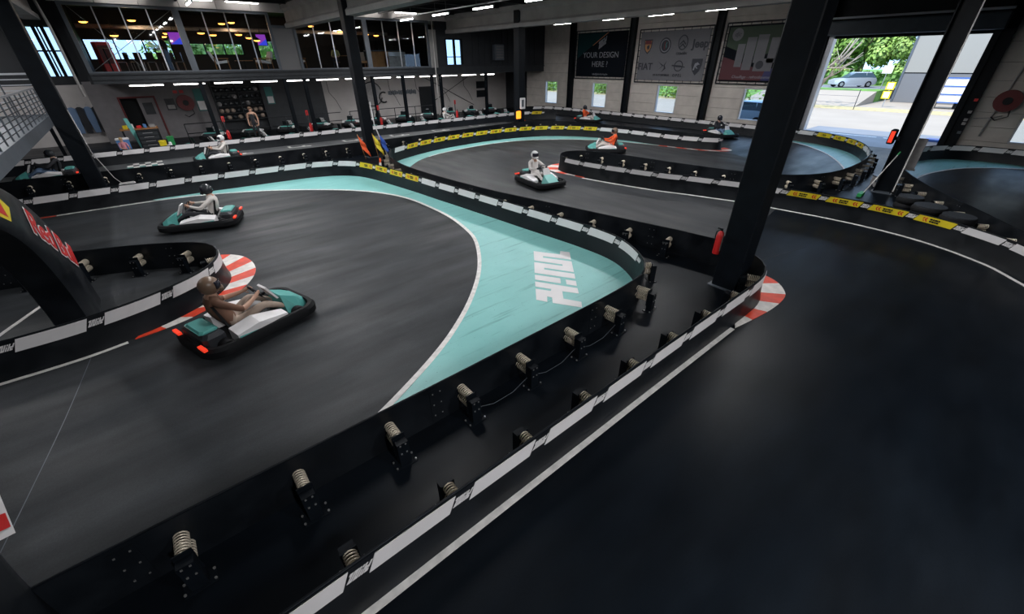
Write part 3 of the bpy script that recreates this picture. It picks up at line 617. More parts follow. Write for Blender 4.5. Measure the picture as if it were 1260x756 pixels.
def ring(ro, ri, n=24, sy=1.):
    return [[(ro*math.cos(2*math.pi*i/n), sy*ro*math.sin(2*math.pi*i/n)) for i in range(n)], [(ri*math.cos(2*math.pi*i/n), sy*ri*math.sin(2*math.pi*i/n)) for i in range(n)]]
def annulus(t, name, ro, ri, m, y, z, sy=1.):
    a, b = ring(ro, ri, 24, sy); mb = MB(wf(y, z))
    for i in range(24): j = (i+1) % 24; mb.prism([a[i], a[j], b[j], b[i]], 0, .005)
    mb.build(name, m, t)
disc = lambda r, sy=1., n=24: [(r*math.cos(2*math.pi*i/n), sy*r*math.sin(2*math.pi*i/n)) for i in range(n)]
b1 = banner(19.75, 24.5, 2.62, 5.62, 'bannerblack', 'black banner asking for a design beside the second window')
shape(b1, 'teal_corner', [(-2.2, 1.3), (-2.2, -.25), (.5, 1.3)], 'bannerteal', 22.1, 4.15); shape(b1, 'orange_stripe', [(.5, 1.3), (-.8, .55), (-.72, .55), (.62, 1.3)], 'brick', 22.1, 4.15)
put_text('print', 'YOUR DESIGN', .50, 'bannertext', wf(22.1, 3.95), b1); put_text('print', 'HERE ?', .50, 'bannertext', wf(22.1, 3.38), b1); put_text('print', 'info@pilotkarting.be', .17, 'bannertext', wf(22.0, 2.86), b1)
o = link('print', ME_logo.copy(), b1); o.data.materials.clear(); o.data.materials.append(M['bannertext']); o.matrix_local = Matrix.Translation(-b1.location) @ wf(22.0, 4.85) @ Matrix.Rotation(R(28), 4, 'Z') @ Matrix.Scale(4.2, 4)
b2 = banner(13.95, 18.95, 2.50, 5.46, 'bannerwhite', 'white banner with eight car-maker emblems above the third window')
u = [18.2, 16.95, 15.75, 14.6]
SH = [(-.30, .36), (.30, .36), (.28, -.05), (.18, -.28), (0, -.44), (-.18, -.28), (-.28, -.05)]
shape(b2, 'emblem', SH, 'bannerink', u[0], 4.55); shape(b2, 'emblem', [(p[0]*.82, p[1]*.82) for p in SH], 'wood', u[0], 4.55, .008); shape(b2, 'emblem', [(-.24, .1), (.24, .1), (.2, .3), (-.2, .3)], 'maroon', u[0], 4.55, .011); shape(b2, 'emblem', [(-.08, .0), (.1, .08), (.12, -.1), (.02, -.22), (-.06, -.1)], 'bannerink', u[0], 4.55, .012)
shape(b2, 'emblem', disc(.40, 1.08), 'bannerink', u[1], 4.55); annulus(b2, 'emblem', .33, .28, 'bannertext', u[1], 4.55, 1.08); shape(b2, 'emblem', [(-.05, -.2), (.0, -.2), (.0, .2), (-.05, .2)], 'maroon', u[1], 4.55, .008); shape(b2, 'emblem', [(.06, -.16), (.12, -.05), (.06, .05), (.14, .16), (.08, .18), (.02, .05), (.06, -.05)], 'poster', u[1], 4.55, .008)
annulus(b2, 'emblem', .32, .27, 'bannerink', u[2], 4.68, 1.25)
for dz in (.0, -.17): shape(b2, 'emblem', [(-.2, -.1+dz), (0, .1+dz), (.2, -.1+dz), (.2, -.19+dz), (0, .0+dz), (-.2, -.19+dz)], 'bannerink', u[2], 4.72)
put_text('print', 'CITROËN', .17, 'bannerink', wf(u[2], 4.05), b2, bold=.004); put_text('print', 'Jeep', .60, 'bannerink', wf(u[3], 4.40), b2, bold=.018)
put_text('print', 'FIAT', .56, 'bannerink', wf(18.22, 3.22), b2, bold=.008, spacing=1.0)
for q in ([(-.3, .25), (.0, .02), (-.3, -.22), (.1, .05)], [(.3, .32), (.1, .05), (.16, -.1), (-.02, -.34), (.28, -.12), (.18, .06)]): shape(b2, 'emblem', q, 'bannerink', u[1], 3.42)
put_text('print', 'DS AUTOMOBILES', .145, 'bannerink', wf(u[1], 2.88), b2, bold=.005)
annulus(b2, 'emblem', .30, .25, 'bannerink', 15.8, 3.44); shape(b2, 'emblem', [(-.46, .06), (.12, .03), (.46, -.05), (.46, -.08), (-.1, -.06), (-.46, .0)], 'bannerink', 15.8, 3.44)
put_text('print', 'O P E L', .20, 'bannerink', wf(15.8, 2.86), b2, bold=.008)
S2 = [(-.34, .40), (.34, .40), (.33, .05), (.22, -.25), (0, -.48), (-.22, -.25), (-.33, .05)]
shape(b2, 'emblem', S2, 'bannerink', u[3], 3.42); shape(b2, 'emblem', [(-.2, -.2), (-.12, .15), (.05, .22), (.2, .1), (.08, .08), (-.02, .0), (.12, -.12), (.0, -.1), (-.08, -.02), (-.1, -.2)], 'bannertext', u[3], 3.42, .008)
b3 = banner(8.6, 13.2, 2.55, 5.5, 'bannerblack', 'dark banner of white heating appliances half behind the big column')
shape(b3, 'green_top', [(-2.1, 1.2), (2.1, 1.2), (2.1, .2), (-.6, -.2), (-2.1, .3)], 'bgreen', 10.9, 4.1, .003); shape(b3, 'maroon_bottom', [(-2.15, -1.35), (.2, -1.35), (.3, -.9), (-2.15, -.2)], 'bmaroon', 10.9, 4.1, .003); shape(b3, 'blue_bottom', [(.2, -1.35), (2.15, -1.35), (2.15, -.1), (.3, -.9)], 'bblue', 10.9, 4.1, .003)
for a, b, c, d_ in ((-1.45, -1.05, -.75, .35), (-1.0, -.5, -.9, .65), (-.45, .1, -.55, .75), (.25, .65, -.55, .6), (-.35, .6, -.95, -.35)): shape(b3, 'appliance_picture', [(a, c), (b, c), (b, d_), (a, d_)], 'bannerwhite', 10.9, 4.15, .006+.002*(b > .5))
shape(b3, 'appliance_picture', disc(.2), 'bannerink', 10.95, 3.5, .012); shape(b3, 'round_badge', disc(.30), 'bannerwhite', 12.5, 4.95, .006); put_text('print', 'djc', .3, 'bannerink', wf(12.5, 4.87), b3, shear=.3, ext=.009)
put_text('print', 'Chauffage - refroidissement', .2, 'bannertext', wf(11.2, 2.85), b3, shear=.2, ext=.008)

# ------------------------------------------------------------------ Red sponsor arch over the left track
AX = -1.7
def aprof(a, b, k): return [(6.1-a*(abs(math.cos(t))**.8)*(1 if math.cos(t) >= 0 else -1), b*(math.sin(t)**.8)) for t in [math.pi*i/k for i in range(k+1)]]
K = 40; inn = aprof(2.75, 2.35, K); out = aprof(4.2, 2.78, K)
arch = empty('sponsor_arch', (AX-.25, 6.1, 0), 0, 'black inflatable sponsor arch with a painted teal sheen spanning the left track', 'arch')
rings = []
for (yi, zi), (yo, zo) in zip(inn, out):
    rings.append([(AX-.06, yi, zi), (AX, yi+(yo-yi)*.14, zi+(zo-zi)*.14), (AX, yi+(yo-yi)*.86, zi+(zo-zi)*.86), (AX-.06, yo, zo), (AX-.44, yo, zo), (AX-.5, yi+(yo-yi)*.86, zi+(zo-zi)*.86), (AX-.5, yi+(yo-yi)*.14, zi+(zo-zi)*.14), (AX-.44, yi, zi)])
MB().loft(rings).build('arch_body', 'barrier', arch, 50)
mbt = MB()
for i in range(16, 25):
    for j in (0,):
        q = []
        for ii in (i, i+1):
            (yi, zi), (yo, zo) = inn[ii], out[ii]; q += [(AX+.004, yi+(yo-yi)*.2, zi+(zo-zi)*.2), (AX+.004, yi+(yo-yi)*.8, zi+(zo-zi)*.8)]
        mbt.add([q[0], q[1], q[3], q[2]], [(0, 1, 2, 3)])
mbt.build('teal_sheen', 'teal', arch)  # teal sheen on the black arch face, painted as flat colour
def arch_text(y0, z0, y1, z1, size, sgn=1):
    dy, dz = y1-y0, z1-z0
    fr = frame((AX+.012, y0, z0), (0, dy, dz), (0, -dz*sgn, dy*sgn))
    a = put_text('lettering_border', 'Red Bull', size, 'white', fr, arch, bold=.026, ext=.002, align='LEFT', spacing=.92)
    fr2 = frame((AX+.02, y0, z0), (0, dy, dz), (0, -dz*sgn, dy*sgn))
    put_text('lettering', 'Red Bull', size, 'red', fr2, arch, bold=.004, ext=.003, align='LEFT', spacing=.92)
arch_text(8.62, 1.78, 10.07, .65, .54)
MB().add([(AX+.006, 8.02, 2.08), (AX+.006, 7.5, 2.34), (AX+.006, 7.62, 2.56), (AX+.006, 8.1, 2.42), (AX+.006, 8.3, 2.2)], [(0, 4, 3, 2, 1)]).build('sun_emblem', 'yellow', arch)
MB().add([(AX+.010, 8.0, 2.14), (AX+.010, 7.62, 2.36), (AX+.010, 7.7, 2.48), (AX+.010, 8.05, 2.32)], [(0, 3, 2, 1)]).build('red_emblem', 'red', arch)
def quad(A, d1, d2, x): 
    A = Vector(A); d1 = Vector(d1); d2 = Vector(d2); q = [A, A+d1, A+d1+d2, A+d2]; return [(x, p.x, p.y) for p in q]
MB().add(quad((3.57, .93), (.5, .57), (-.42, .32), AX+.012), [(0, 1, 2, 3)]).build('sticker', 'white', arch)
MB().add(quad((3.57, 1.0), (.07, .08), (-.42, .32), AX+.020), [(0, 1, 2, 3)]).build('sticker_stripe', 'red', arch)

# ------------------------------------------------------------------ stair landing on the left
t = empty('stair_landing', (-6, 20, 0), 0, 'steel stair landing with mesh railing at the far left edge', 'landing')
MB().box(-9, -2.8, 12, 27.6, 1.90, 1.98).build('deck', 'greysteel', t)
MB().box(-2.86, -2.74, 12, 27.6, 1.66, 2.02).build('edge_channel', 'greysteel', t); MB().box(-9, -2.75, 27.5, 27.6, 1.66, 2.02).build('edge_channel', 'greysteel', t)
MB().box(-2.82, -2.76, 12, 27.6, 3.0, 3.05).build('top_rail', 'silver', t)
for i in range(17): y = 12+i*.97; MB().box(-2.81, -2.77, y, y+.04, 2.0, 3.0).build('rail_post', 'greysteel', t)
for i in range(6): z = 2.15+i*.14; MB().box(-2.80, -2.785, 12, 27.5, z, z+.015).build('rail_wire', 'blacksteel', t)
MB().box(-9, -2.7, 27.52, 27.58, 3.48, 3.55).build('top_rail', 'silver', t)
for i in range(6): MB().box(-9, -2.7, 27.54, 27.56, 2.3+i*.2, 2.34+i*.2).build('rail_bar', 'silver', t)
for i in range(7): MB().box(-9+i*1.04, -8.95+i*1.04, 27.53, 27.57, 2.0, 3.5).build('rail_post', 'greysteel', t)
for x, y in ((-8.8, 12.2), (-8.8, 27.3), (-3.0, 27.3), (-3.3, 12.2)): MB().box(x-.06, x+.06, y-.06, y+.06, 0, 1.9).build('leg', 'blacksteel', t)
t = tube_lamp(-5.5, 30.5, 5.6, 1.5, 'x', 'tube lamp added behind the stair landing to brighten its wall', 'tube lamps of the hall', 130, mm='halllamp'); MB().bar((-.5, 0, .07), (-.5, 0, CZ-.24-5.6), .006).bar((.5, 0, .07), (.5, 0, CZ-.24-5.6), .006).local('suspension', 'zinc', t)  # added lamp, brightens the white wall behind the landing
lw = struct(empty('wall_stairs', (-8, 34, 0)))
MB().box(-16.2, -2.75, 34, 34.2, 2.9, CZ).box(-1.7, -1.05, 34, 34.2, 2.9, CZ).box(-2.75, -1.7, 34, 34.2, 5.5, CZ).box(-2.75, -1.7, 34, 34.2, 2.9, 3.3).build('wall_face', 'darkwall', lw)
MB().box(-16.2, -1.05, 34, 34.2, 0, 2.9).build('wall_face', 'whitewall', lw)
w = struct(empty('window_15', (-2.2, 34, 3.3))); mb = MB()
for x in (-2.75, -2.42, -2.1, -1.72): mb.box(x-.07, x+.07, 33.95, 34.1, 3.3, 5.5)
mb.box(-2.75, -1.7, 33.96, 34.09, 4.4, 4.47).build('window_frame', 'blacksteel', w); MB().box(-2.75, -1.7, 34.1, 34.11, 3.3, 5.5).build('pane', 'glass', w)
o = MB().tube([(-1.55, 27.6, 6.5), (-1.45, 27.7, 5.2), (-1.45, 27.7, 2.6)], .05, 8).build('downpipe', 'fascia', None, True); tag(o, 'pale rain pipe at the left end of the upstairs windows', 'pipe')
o = MB().tube([(16.72, 27.8, 6.3), (16.72, 27.8, .5)], .04, 8).build('downpipe', 'fascia', None, True); tag(o, 'pale pipe at the right end of the upstairs glazing', 'pipe')

# ------------------------------------------------------------------ karts
def rrect(hx, hy, r, n=6):
    pts = []
    for cx, cy, a0 in ((hx-r, hy-r, 0), (-hx+r, hy-r, 90), (-hx+r, -hy+r, 180), (hx-r, -hy+r, 270)):
        for i in range(n+1): a = R(a0+90*i/n); pts.append((cx+r*math.cos(a), cy+r*math.sin(a)))
    return pts
def kart_parts(t, pod='teal', nose='teal'):
    rim = rrect(1.05, .71, .34)
    inner = [(p[0]*.90, p[1]*.86) for p in rim]; prof = [(0, .05), (1, .09), (1, .20), (.6, .25), (0, .25)]
    rings = []
    for a, b in zip(rim+rim[:1], inner+inner[:1]): rings.append([(b[0]+(a[0]-b[0])*f, b[1]+(a[1]-b[1])*f, z) for f, z in prof])
    MB().loft(rings, caps=False).local('bumper_ring', 'rubber', t, 40)
    MB().prism(rrect(.92, .60, .2, 3), .05, .07).local('floor_pan', 'black', t)
    for s in (-1, 1):
        pod_o = MB().loft([[(-.50, s*.30, .10), (-.50, s*.64, .10), (-.50, s*.62, .30), (-.50, s*.32, .34)], [(-.1, s*.30, .10), (-.1, s*.66, .10), (-.1, s*.62, .36), (-.1, s*.32, .40)], [(.42, s*.34, .10), (.42, s*.64, .10), (.42, s*.58, .27), (.42, s*.38, .29)]][::s]).local('side_pod', 'white', t)
        MB().loft([[(-.48, s*.625, .19), (-.48, s*.655, .19), (-.48, s*.64, .27), (-.48, s*.615, .27)], [(.40, s*.60, .15), (.40, s*.655, .15), (.40, s*.63, .22), (.40, s*.59, .22)]][::s]).local('pod_stripe', pod, t)
    MB().loft([[(.55, -.33, .10), (.55, .33, .10), (.55, .20, .46), (.55, -.20, .46)], [(.80, -.36, .10), (.80, .36, .10), (.80, .24, .34), (.80, -.24, .34)], [(1.0, -.30, .12), (1.0, .30, .12), (1.0, .22, .22), (1.0, -.22, .22)]]).local('nose_fairing', nose, t)
    MB().loft([[(.50, -.17, .40), (.50, .17, .40), (.54, .17, .40), (.54, -.17, .40)], [(.36, -.13, .66), (.36, .13, .66), (.40, .13, .67), (.40, -.13, .67)]]).local('number_panel', 'white', t)
    seat = MB().loft([[(.05, -.18, .12), (.05, .18, .12), (.05, .16, .16), (.05, -.16, .16)], [(-.30, -.22, .10), (-.30, .22, .10), (-.28, .18, .15), (-.28, -.18, .15)], [(-.46, -.23, .32), (-.46, .23, .32), (-.42, .19, .33), (-.42, -.19, .33)], [(-.56, -.19, .72), (-.56, .19, .72), (-.52, .16, .72), (-.52, -.16, .72)]]).local('seat', 'black', t, 40)
    MB().bbox(-.94, -.58, -.42, .42, .10, .40, .06).local('battery_box', 'darkgrey', t); MB().bbox(-.92, -.62, -.30, .30, .40, .44, .04).local('box_lid', nose, t)
    for s in (-1, 1): MB().box(-1.03, -.97, s*.46-.11, s*.46+.11, .25, .29).local('rear_lamp', 'redlamp', t)
    ring = [(.24+.14*math.sin(a)*-.5, .15*math.cos(a), .62+.14*math.sin(a)*.86) for a in [2*math.pi*i/20 for i in range(20)]]
    sw = MB().tube(ring, .014, 6, closed=True).local('steering_wheel', 'black', t, True); MB().tube([(.24, 0, .62), (.55, 0, .18)], .014, 6).local('steering_column', 'zinc', sw)
    for x, r, wd in ((.66, .125, .13), (-.66, .135, .19)):
        for s in (-1, 1):
            wh = MB(Matrix.Translation((x, s*.50, r+.005)) @ Matrix.Rotation(R(90), 4, 'X')).lathe([(r*.55, -wd/2), (r*.95, -wd/2), (r, -wd/4), (r, wd/4), (r*.95, wd/2), (r*.55, wd/2)], 16).local('wheel', 'rubber', t, 40)
            MB(Matrix.Translation((x, s*.50, r+.005)) @ Matrix.Rotation(R(90), 4, 'X')).cyl((0, 0, -wd/2-.004), r*.5, wd+.008, 12).local('hub', 'zinc', wh)
kproto = empty('racing_kart', (0, 0, 0)); kart_parts(kproto)
kfirst = [True]
def place_kart(x, y, deg, label, group):
    o = kproto if kfirst[0] else copy_tree(kproto); kfirst[0] = False
    o.scale = (.88, .88, .92); o.location = (x, y, .01); o.rotation_euler = (0, 0, R(deg)); tag(o, label, 'kart', group); return o

# ------------------------------------------------------------------ people (one skinned mesh each)
def skin_body(name, joints, edges, mats, zones):
    names = list(joints); idx = {n: i for i, n in enumerate(names)}
    me = bpy.data.meshes.new(name); me.from_pydata([joints[n][0] for n in names], [(idx[a], idx[b]) for a, b in edges], [])
    o = bpy.data.objects.new(name, me); COL.objects.link(o)
    sk = o.modifiers.new('Skin', 'SKIN'); sk.use_smooth_shade = True
    for i, n in enumerate(names):
        r = joints[n][1]; me.skin_vertices[0].data[i].radius = (r, r) if not isinstance(r, tuple) else r
        me.skin_vertices[0].data[i].use_root = n == 'pelvis'
    ss = o.modifiers.new('Sub', 'SUBSURF'); ss.levels = 1; ss.render_levels = 1
    bpy.context.view_layer.update()
    new = bpy.data.meshes.new_from_object(o.evaluated_get(bpy.context.evaluated_depsgraph_get()))
    bpy.data.objects.remove(o)
    new.materials.clear()
    for m in mats: new.materials.append(M[m])
    seg = [(Vector(joints[a][0]), Vector(joints[b][0]), zones.get((a, b), 0)) for a, b in edges]
    def dist(p, a, b):
        d = b-a; t = max(0, min(1, (p-a).dot(d)/max(d.length_squared, 1e-9))); return (p-a-d*t).length
    for p in new.polygons: c = p.center; p.material_index = min(seg, key=lambda s: dist(c, s[0], s[1]))[2]
    new.shade_smooth(); return new
def hand_chains(J, E, Z, s, wrist, tip, curl, side, mi, k=1.):
    """four fingers and a thumb rooted in the palm; curl = direction the fingers bend to"""
    w = Vector(wrist); t = Vector(tip); d = (t-w).normalized(); c = Vector(curl).normalized(); lat = Vector(side).normalized()
    pn = 'palm'+s; J[pn] = (tuple(t), (.036*k, .024*k)); E.append(('wrist'+s, pn)); Z[('wrist'+s, pn)] = mi
    for i, (o, L) in enumerate(((-.032, .062), (-.011, .070), (.011, .066), (.030, .052))):
        a = t+d*.02*k+lat*o*k; b = a+(d*.7+c*.5).normalized()*L*.55*k; e = b+(d*.1+c).normalized()*L*.6*k
        n = 'f%d%s' % (i, s)
        for j, q in enumerate((a, b, e)): J[n+str(j)] = (tuple(q), (.0105-.0012*j)*k)
        E += [(n+'0', n+'1'), (n+'1', n+'2')]; Z[(n+'0', n+'1')] = mi; Z[(n+'1', n+'2')] = mi; E.append((pn, n+'0')); Z[(pn, n+'0')] = mi
    a = w+(t-w)*.55-lat*.034*k; b = a+(d*.5-lat*.7+c*.3).normalized()*.035*k; e = b+(d*.8+c*.5).normalized()*.03*k
    for j, q in enumerate((a, b, e)): J['th%s%d' % (s, j)] = (tuple(q), (.012-.0012*j)*k)
    E += [('th%s0' % s, 'th%s1' % s), ('th%s1' % s, 'th%s2' % s), (pn, 'th%s0' % s)]; 
    for q in E[-3:]: Z[q] = mi
def driver_mesh(name, suit, pants, arms, glove):
    J = {'pelvis': ((-.27, 0, .27), .15), 'belly': ((-.36, 0, .44), .145), 'chest': ((-.42, 0, .62), (.15, .17)), 'neck0': ((-.42, 0, .78), .085), 'neck': ((-.40, 0, .88), .06), 'head': ((-.385, 0, .97), .085)}
    E = [('pelvis', 'belly'), ('belly', 'chest'), ('chest', 'neck0'), ('neck0', 'neck'), ('neck', 'head')]; Z = {('pelvis', 'belly'): 0, ('neck', 'head'): 2, ('neck0', 'neck'): 2}
    for s, g in ((1, 'L'), (-1, 'R')):
        J.update({'sh'+g: ((-.42, s*.19, .735), .072), 'el'+g: ((-.16, s*.34, .55), .055), 'wrist'+g: ((.10, s*.20, .60), .036), 'hip'+g: ((-.22, s*.12, .25), .105), 'kn'+g: ((.20, s*.24, .44), .072), 'an'+g: ((.56, s*.19, .20), .048), 'toe'+g: ((.70, s*.19, .30), .040)})
        E += [('neck0', 'sh'+g), ('sh'+g, 'el'+g), ('el'+g, 'wrist'+g), ('pelvis', 'hip'+g), ('hip'+g, 'kn'+g), ('kn'+g, 'an'+g), ('an'+g, 'toe'+g)]
        Z[('el'+g, 'wrist'+g)] = 3; Z[('hip'+g, 'kn'+g)] = 1; Z[('kn'+g, 'an'+g)] = 1; Z[('an'+g, 'toe'+g)] = 4; Z[('pelvis', 'hip'+g)] = 1
        hand_chains(J, E, Z, g, J['wrist'+g][0], (.185, s*.165, .635), (.3, -s*.6, -.5), (0, -.2, 1), 5)
    return skin_body(name, J, E, [suit, pants, 'skin', arms, 'darkcloth', glove], Z)
def helmet(t, m, c=(-.375, 0, 1.0)):
    h = MB().ell(c, .155, .135, .155, 18, 12).local('helmet', m, t, True)
    vis = []
    for i in range(11):
        a = R(-75+150*i/10); vis.append([(c[0]+f*.155*math.cos(a), c[1]+f*.135*math.sin(a), c[2]+dz) for f, dz in ((1.03, -.05), (1.055, .0), (.97, .075), (.90, .075), (.95, -.05))])
    MB().loft(vis).local('visor', 'visor', h, True)
    MB().loft([[(c[0]+.10, -.09, c[2]-.13), (c[0]+.10, .09, c[2]-.13), (c[0]+.13, .08, c[2]-.05), (c[0]+.13, -.08, c[2]-.05)], [(c[0]+.17, -.05, c[2]-.12), (c[0]+.17, .05, c[2]-.12), (c[0]+.168, .05, c[2]-.05), (c[0]+.168, -.05, c[2]-.05)]]).local('chin_guard', m, h, True)
DRV = {'white': driver_mesh('driver_body', 'suit', 'suit', 'suit', 'darkcloth'), 'beige': driver_mesh('driver_body', 'brown', 'beige', 'skin', 'skin'), 'shirt': driver_mesh('driver_body', 'shirt', 'darkcloth', 'shirt', 'skin'), 'orange': driver_mesh('driver_body', 'orange', 'shirt', 'orange', 'darkcloth'), 'dark': driver_mesh('driver_body', 'darkcloth', 'jeans', 'darkcloth', 'darkcloth')}
def place_driver(x, y, deg, kind, hm, label):
    t = empty('person', (x, y, .02), R(deg), label, 'person'); t.scale = (.95, .95, .93); link('body', DRV[kind], t); helmet(t, hm); return t
RACE = [(10.25, 10.6, -99, 'white', 'helmetwhite', 'white go-kart sliding out of the bend under the white-suited racer', 'racer in a white suit and white helmet crouched at the wheel'),
        (.30, 7.15, 17, 'beige', 'helmetbeige', 'teal and white go-kart in the foreground beside the left kerb', 'racer in beige top and bare forearms driving beside the left kerb'),
        (.42, 13.65, 160, 'shirt', 'helmetdark', 'white and teal go-kart on the left track beyond the island', 'racer in a pale shirt and dark helmet on the left track'),
        (16.7, 12.8, 135, 'orange', 'helmetbeige', 'go-kart just above the tip of the middle barrier', 'racer in an orange top behind the tip of the middle barrier'),
        (25.0, 11.2, -115, 'dark', 'helmetdark', 'go-kart far off below the banner wall beside the big column', 'dark-clothed racer far off below the appliance banner'),
        (24.6, 20.6, -75, 'orange', 'helmetdark', 'small go-kart far off under the black banner', 'tiny racer in orange far off under the black banner'),
        (2.2, 23.3, 178, 'shirt', 'helmetwhite', 'go-kart on the start straight before the parked karts', 'racer in a pale shirt on the start straight'),
        (-3.35, 23.6, 178, 'dark', 'helmetdark', 'go-kart on the start straight left of the left column', 'dark racer on the start straight at the far left'),
        (-4.0, 15.1, 172, 'shirt', 'helmetdark', 'go-kart leaving the picture behind the sponsor arch', 'racer in a pale shirt behind the sponsor arch')]
for x, y, a, kd, hm, lk, lp in RACE:
    place_kart(x, y, a, lk, 'karts out on the track'); place_driver(x, y, a, kd, hm, lp)
ME_off = bpy.data.objects['rear_lamp'].data.copy(); ME_off.materials.clear(); ME_off.materials.append(M['maroon'])
def unlit(o):
    for c in o.children:
        if c.name.startswith('rear_lamp'): c.data = ME_off
for i in range(9): unlit(place_kart(2.2+i*2.45, 26.9, 12+4*math.sin(i*1.7), 'parked go-kart right behind the pit barrier, %s from the left' % ORD[i], 'karts parked in the pit row'))
for i in range(11): unlit(place_kart(3.2+i*2.05, 31.0, 62+6*math.sin(i*1.7), 'parked go-kart in the back row behind the railing, %s from the left' % ORD[i], 'karts parked in the back row'))

# standing, sitting figures
def figure(name, loc, rz, label, top, legs, skin, hair, pose='stand', h=1.7, bare=False, child=1.):
    k = h/1.7; t = empty('person', loc, rz, label, 'person')
    if pose == 'stand':
        J = {'pelvis': ((0, 0, .93), (.15, .115)), 'belly': ((0, 0, 1.10), (.135, .105)), 'chest': ((0, 0, 1.28), (.155, .115)), 'neck0': ((0, 0, 1.42), .075), 'neck': ((.01, 0, 1.49), .052), 'head0': ((.02, 0, 1.56), .075), 'head': ((.02, 0, 1.64), .078)}
        L = lambda s: {'sh': ((0, s*.18, 1.40), .058), 'el': ((-.02, s*.25, 1.13), .045), 'wrist': ((.07, s*.24, .90), .032), 'hip': ((0, s*.10, .88), .10), 'kn': ((.02, s*.10, .48), .066), 'an': ((-.02, s*.10, .09), .045), 'toe': ((.15, s*.11, .04), .035)}
        tip = lambda s: (.10, s*.235, .82)
    else:
        J = {'pelvis': ((-.05, 0, .52), (.155, .13)), 'belly': ((-.06, 0, .68), (.14, .11)), 'chest': ((-.05, 0, .86), (.155, .115)), 'neck0': ((-.03, 0, 1.0), .075), 'neck': ((-.01, 0, 1.07), .052), 'head0': ((.0, 0, 1.14), .075), 'head': ((0, 0, 1.22), .078)}
        L = lambda s: {'sh': ((-.03, s*.18, .98), .058), 'el': ((.03, s*.24, .72), .045), 'wrist': ((.25, s*.14, .66), .032), 'hip': ((.03, s*.10, .50), .10), 'kn': ((.42, s*.12, .50), .068), 'an': ((.40, s*.12, .09), .045), 'toe': ((.56, s*.12, .04), .035)}
        tip = lambda s: (.33, s*.10, .66)
    E = [('pelvis', 'belly'), ('belly', 'chest'), ('chest', 'neck0'), ('neck0', 'neck'), ('neck', 'head0'), ('head0', 'head')]; Z = {('neck0', 'neck'): 2, ('neck', 'head0'): 2, ('head0', 'head'): 2}
    for s, g in ((1, 'L'), (-1, 'R')):
        for n, v in L(s).items(): J[n+g] = v
        E += [('neck0', 'sh'+g), ('sh'+g, 'el'+g), ('el'+g, 'wrist'+g), ('pelvis', 'hip'+g), ('hip'+g, 'kn'+g), ('kn'+g, 'an'+g), ('an'+g, 'toe'+g)]
        Z[('el'+g, 'wrist'+g)] = 2; Z[('hip'+g, 'kn'+g)] = 1; Z[('kn'+g, 'an'+g)] = 1; Z[('an'+g, 'toe'+g)] = 4; Z[('pelvis', 'hip'+g)] = 1
        if bare: Z[('neck0', 'sh'+g)] = 2; Z[('sh'+g, 'el'+g)] = 2
        hand_chains(J, E, Z, g, J['wrist'+g][0], tip(s), (.3, -s*.8, -.2), (1, 0, 0), 2)
    J = {n: (tuple(Vector(p)*k), (r*k if not isinstance(r, tuple) else tuple(q*k for q in r))) for n, (p, r) in J.items()}
    link('body', skin_body('body', J, E, [top, legs, skin, top, 'darkcloth'], Z), t)
    hc = Vector(J['head'][0])
    MB().ell((hc.x-.018*k, 0, hc.z+.022*k), .098*k, .092*k, .095*k, 12, 8).ell((hc.x-.05*k, 0, hc.z-.06*k), .06*k, .08*k, .09*k, 10, 6).local('hair', hair, t, True)
    f = MB()
    for s in (-1, 1): f.ell((hc.x+.078*k, s*.032*k, hc.z-.005*k), .008*k, .013*k, .008*k, 8, 5).ell((hc.x, s*.085*k, hc.z-.02*k), .018*k, .012*k, .028*k, 8, 5)
    f.local('eyes_and_ears', skin, t, True); MB().ell((hc.x+.092*k, 0, hc.z-.03*k), .016*k, .012*k, .02*k, 8, 5).local('nose', skin, t, True); MB().ell((hc.x+.075*k, 0, hc.z-.065*k), .01*k, .025*k, .006*k, 8, 5).local('mouth', 'pink', t, True)
    return t
figure('person', (5.0, 28.7, 0), R(-110), 'woman in a sleeveless black dress standing behind the parked karts', 'darkcloth', 'darkcloth', 'skin', 'hair', bare=True)
t = empty('stool', (-.95, 26.7, 0), 0, 'low stool under the child at the far left of the pit', 'stool'); MB().cyl((0, 0, .24), .16, .03, 14).local('seat', 'wood', t)
for a in range(3): MB().bar((.12*math.cos(a*2.1), .12*math.sin(a*2.1), 0), (.09*math.cos(a*2.1), .09*math.sin(a*2.1), .25), .014).local('leg', 'wood', t)
figure('person', (-.9, 26.65, .0), R(-60), 'child in a pink top sitting at the far left of the pit', 'pink', 'jeans', 'skin', 'blonde', 'sit', 1.25)
place_driver(16.9, 26.9, 12, 'white', 'helmetwhite', 'driver in white waiting in a parked kart near the wall braces')
figure('person', (11.1, 30.6, 3.45), R(-120), 'woman in a yellow shirt seated upstairs beside the flag column', 'yellowcloth', 'darkcloth', 'skin', 'blonde', 'sit', 1.7)
figure('person', (2.35, 31.0, 3.45), R(150), 'person in jeans standing upstairs left of the lounge chairs', 'darkcloth', 'jeans', 'skin', 'hair')
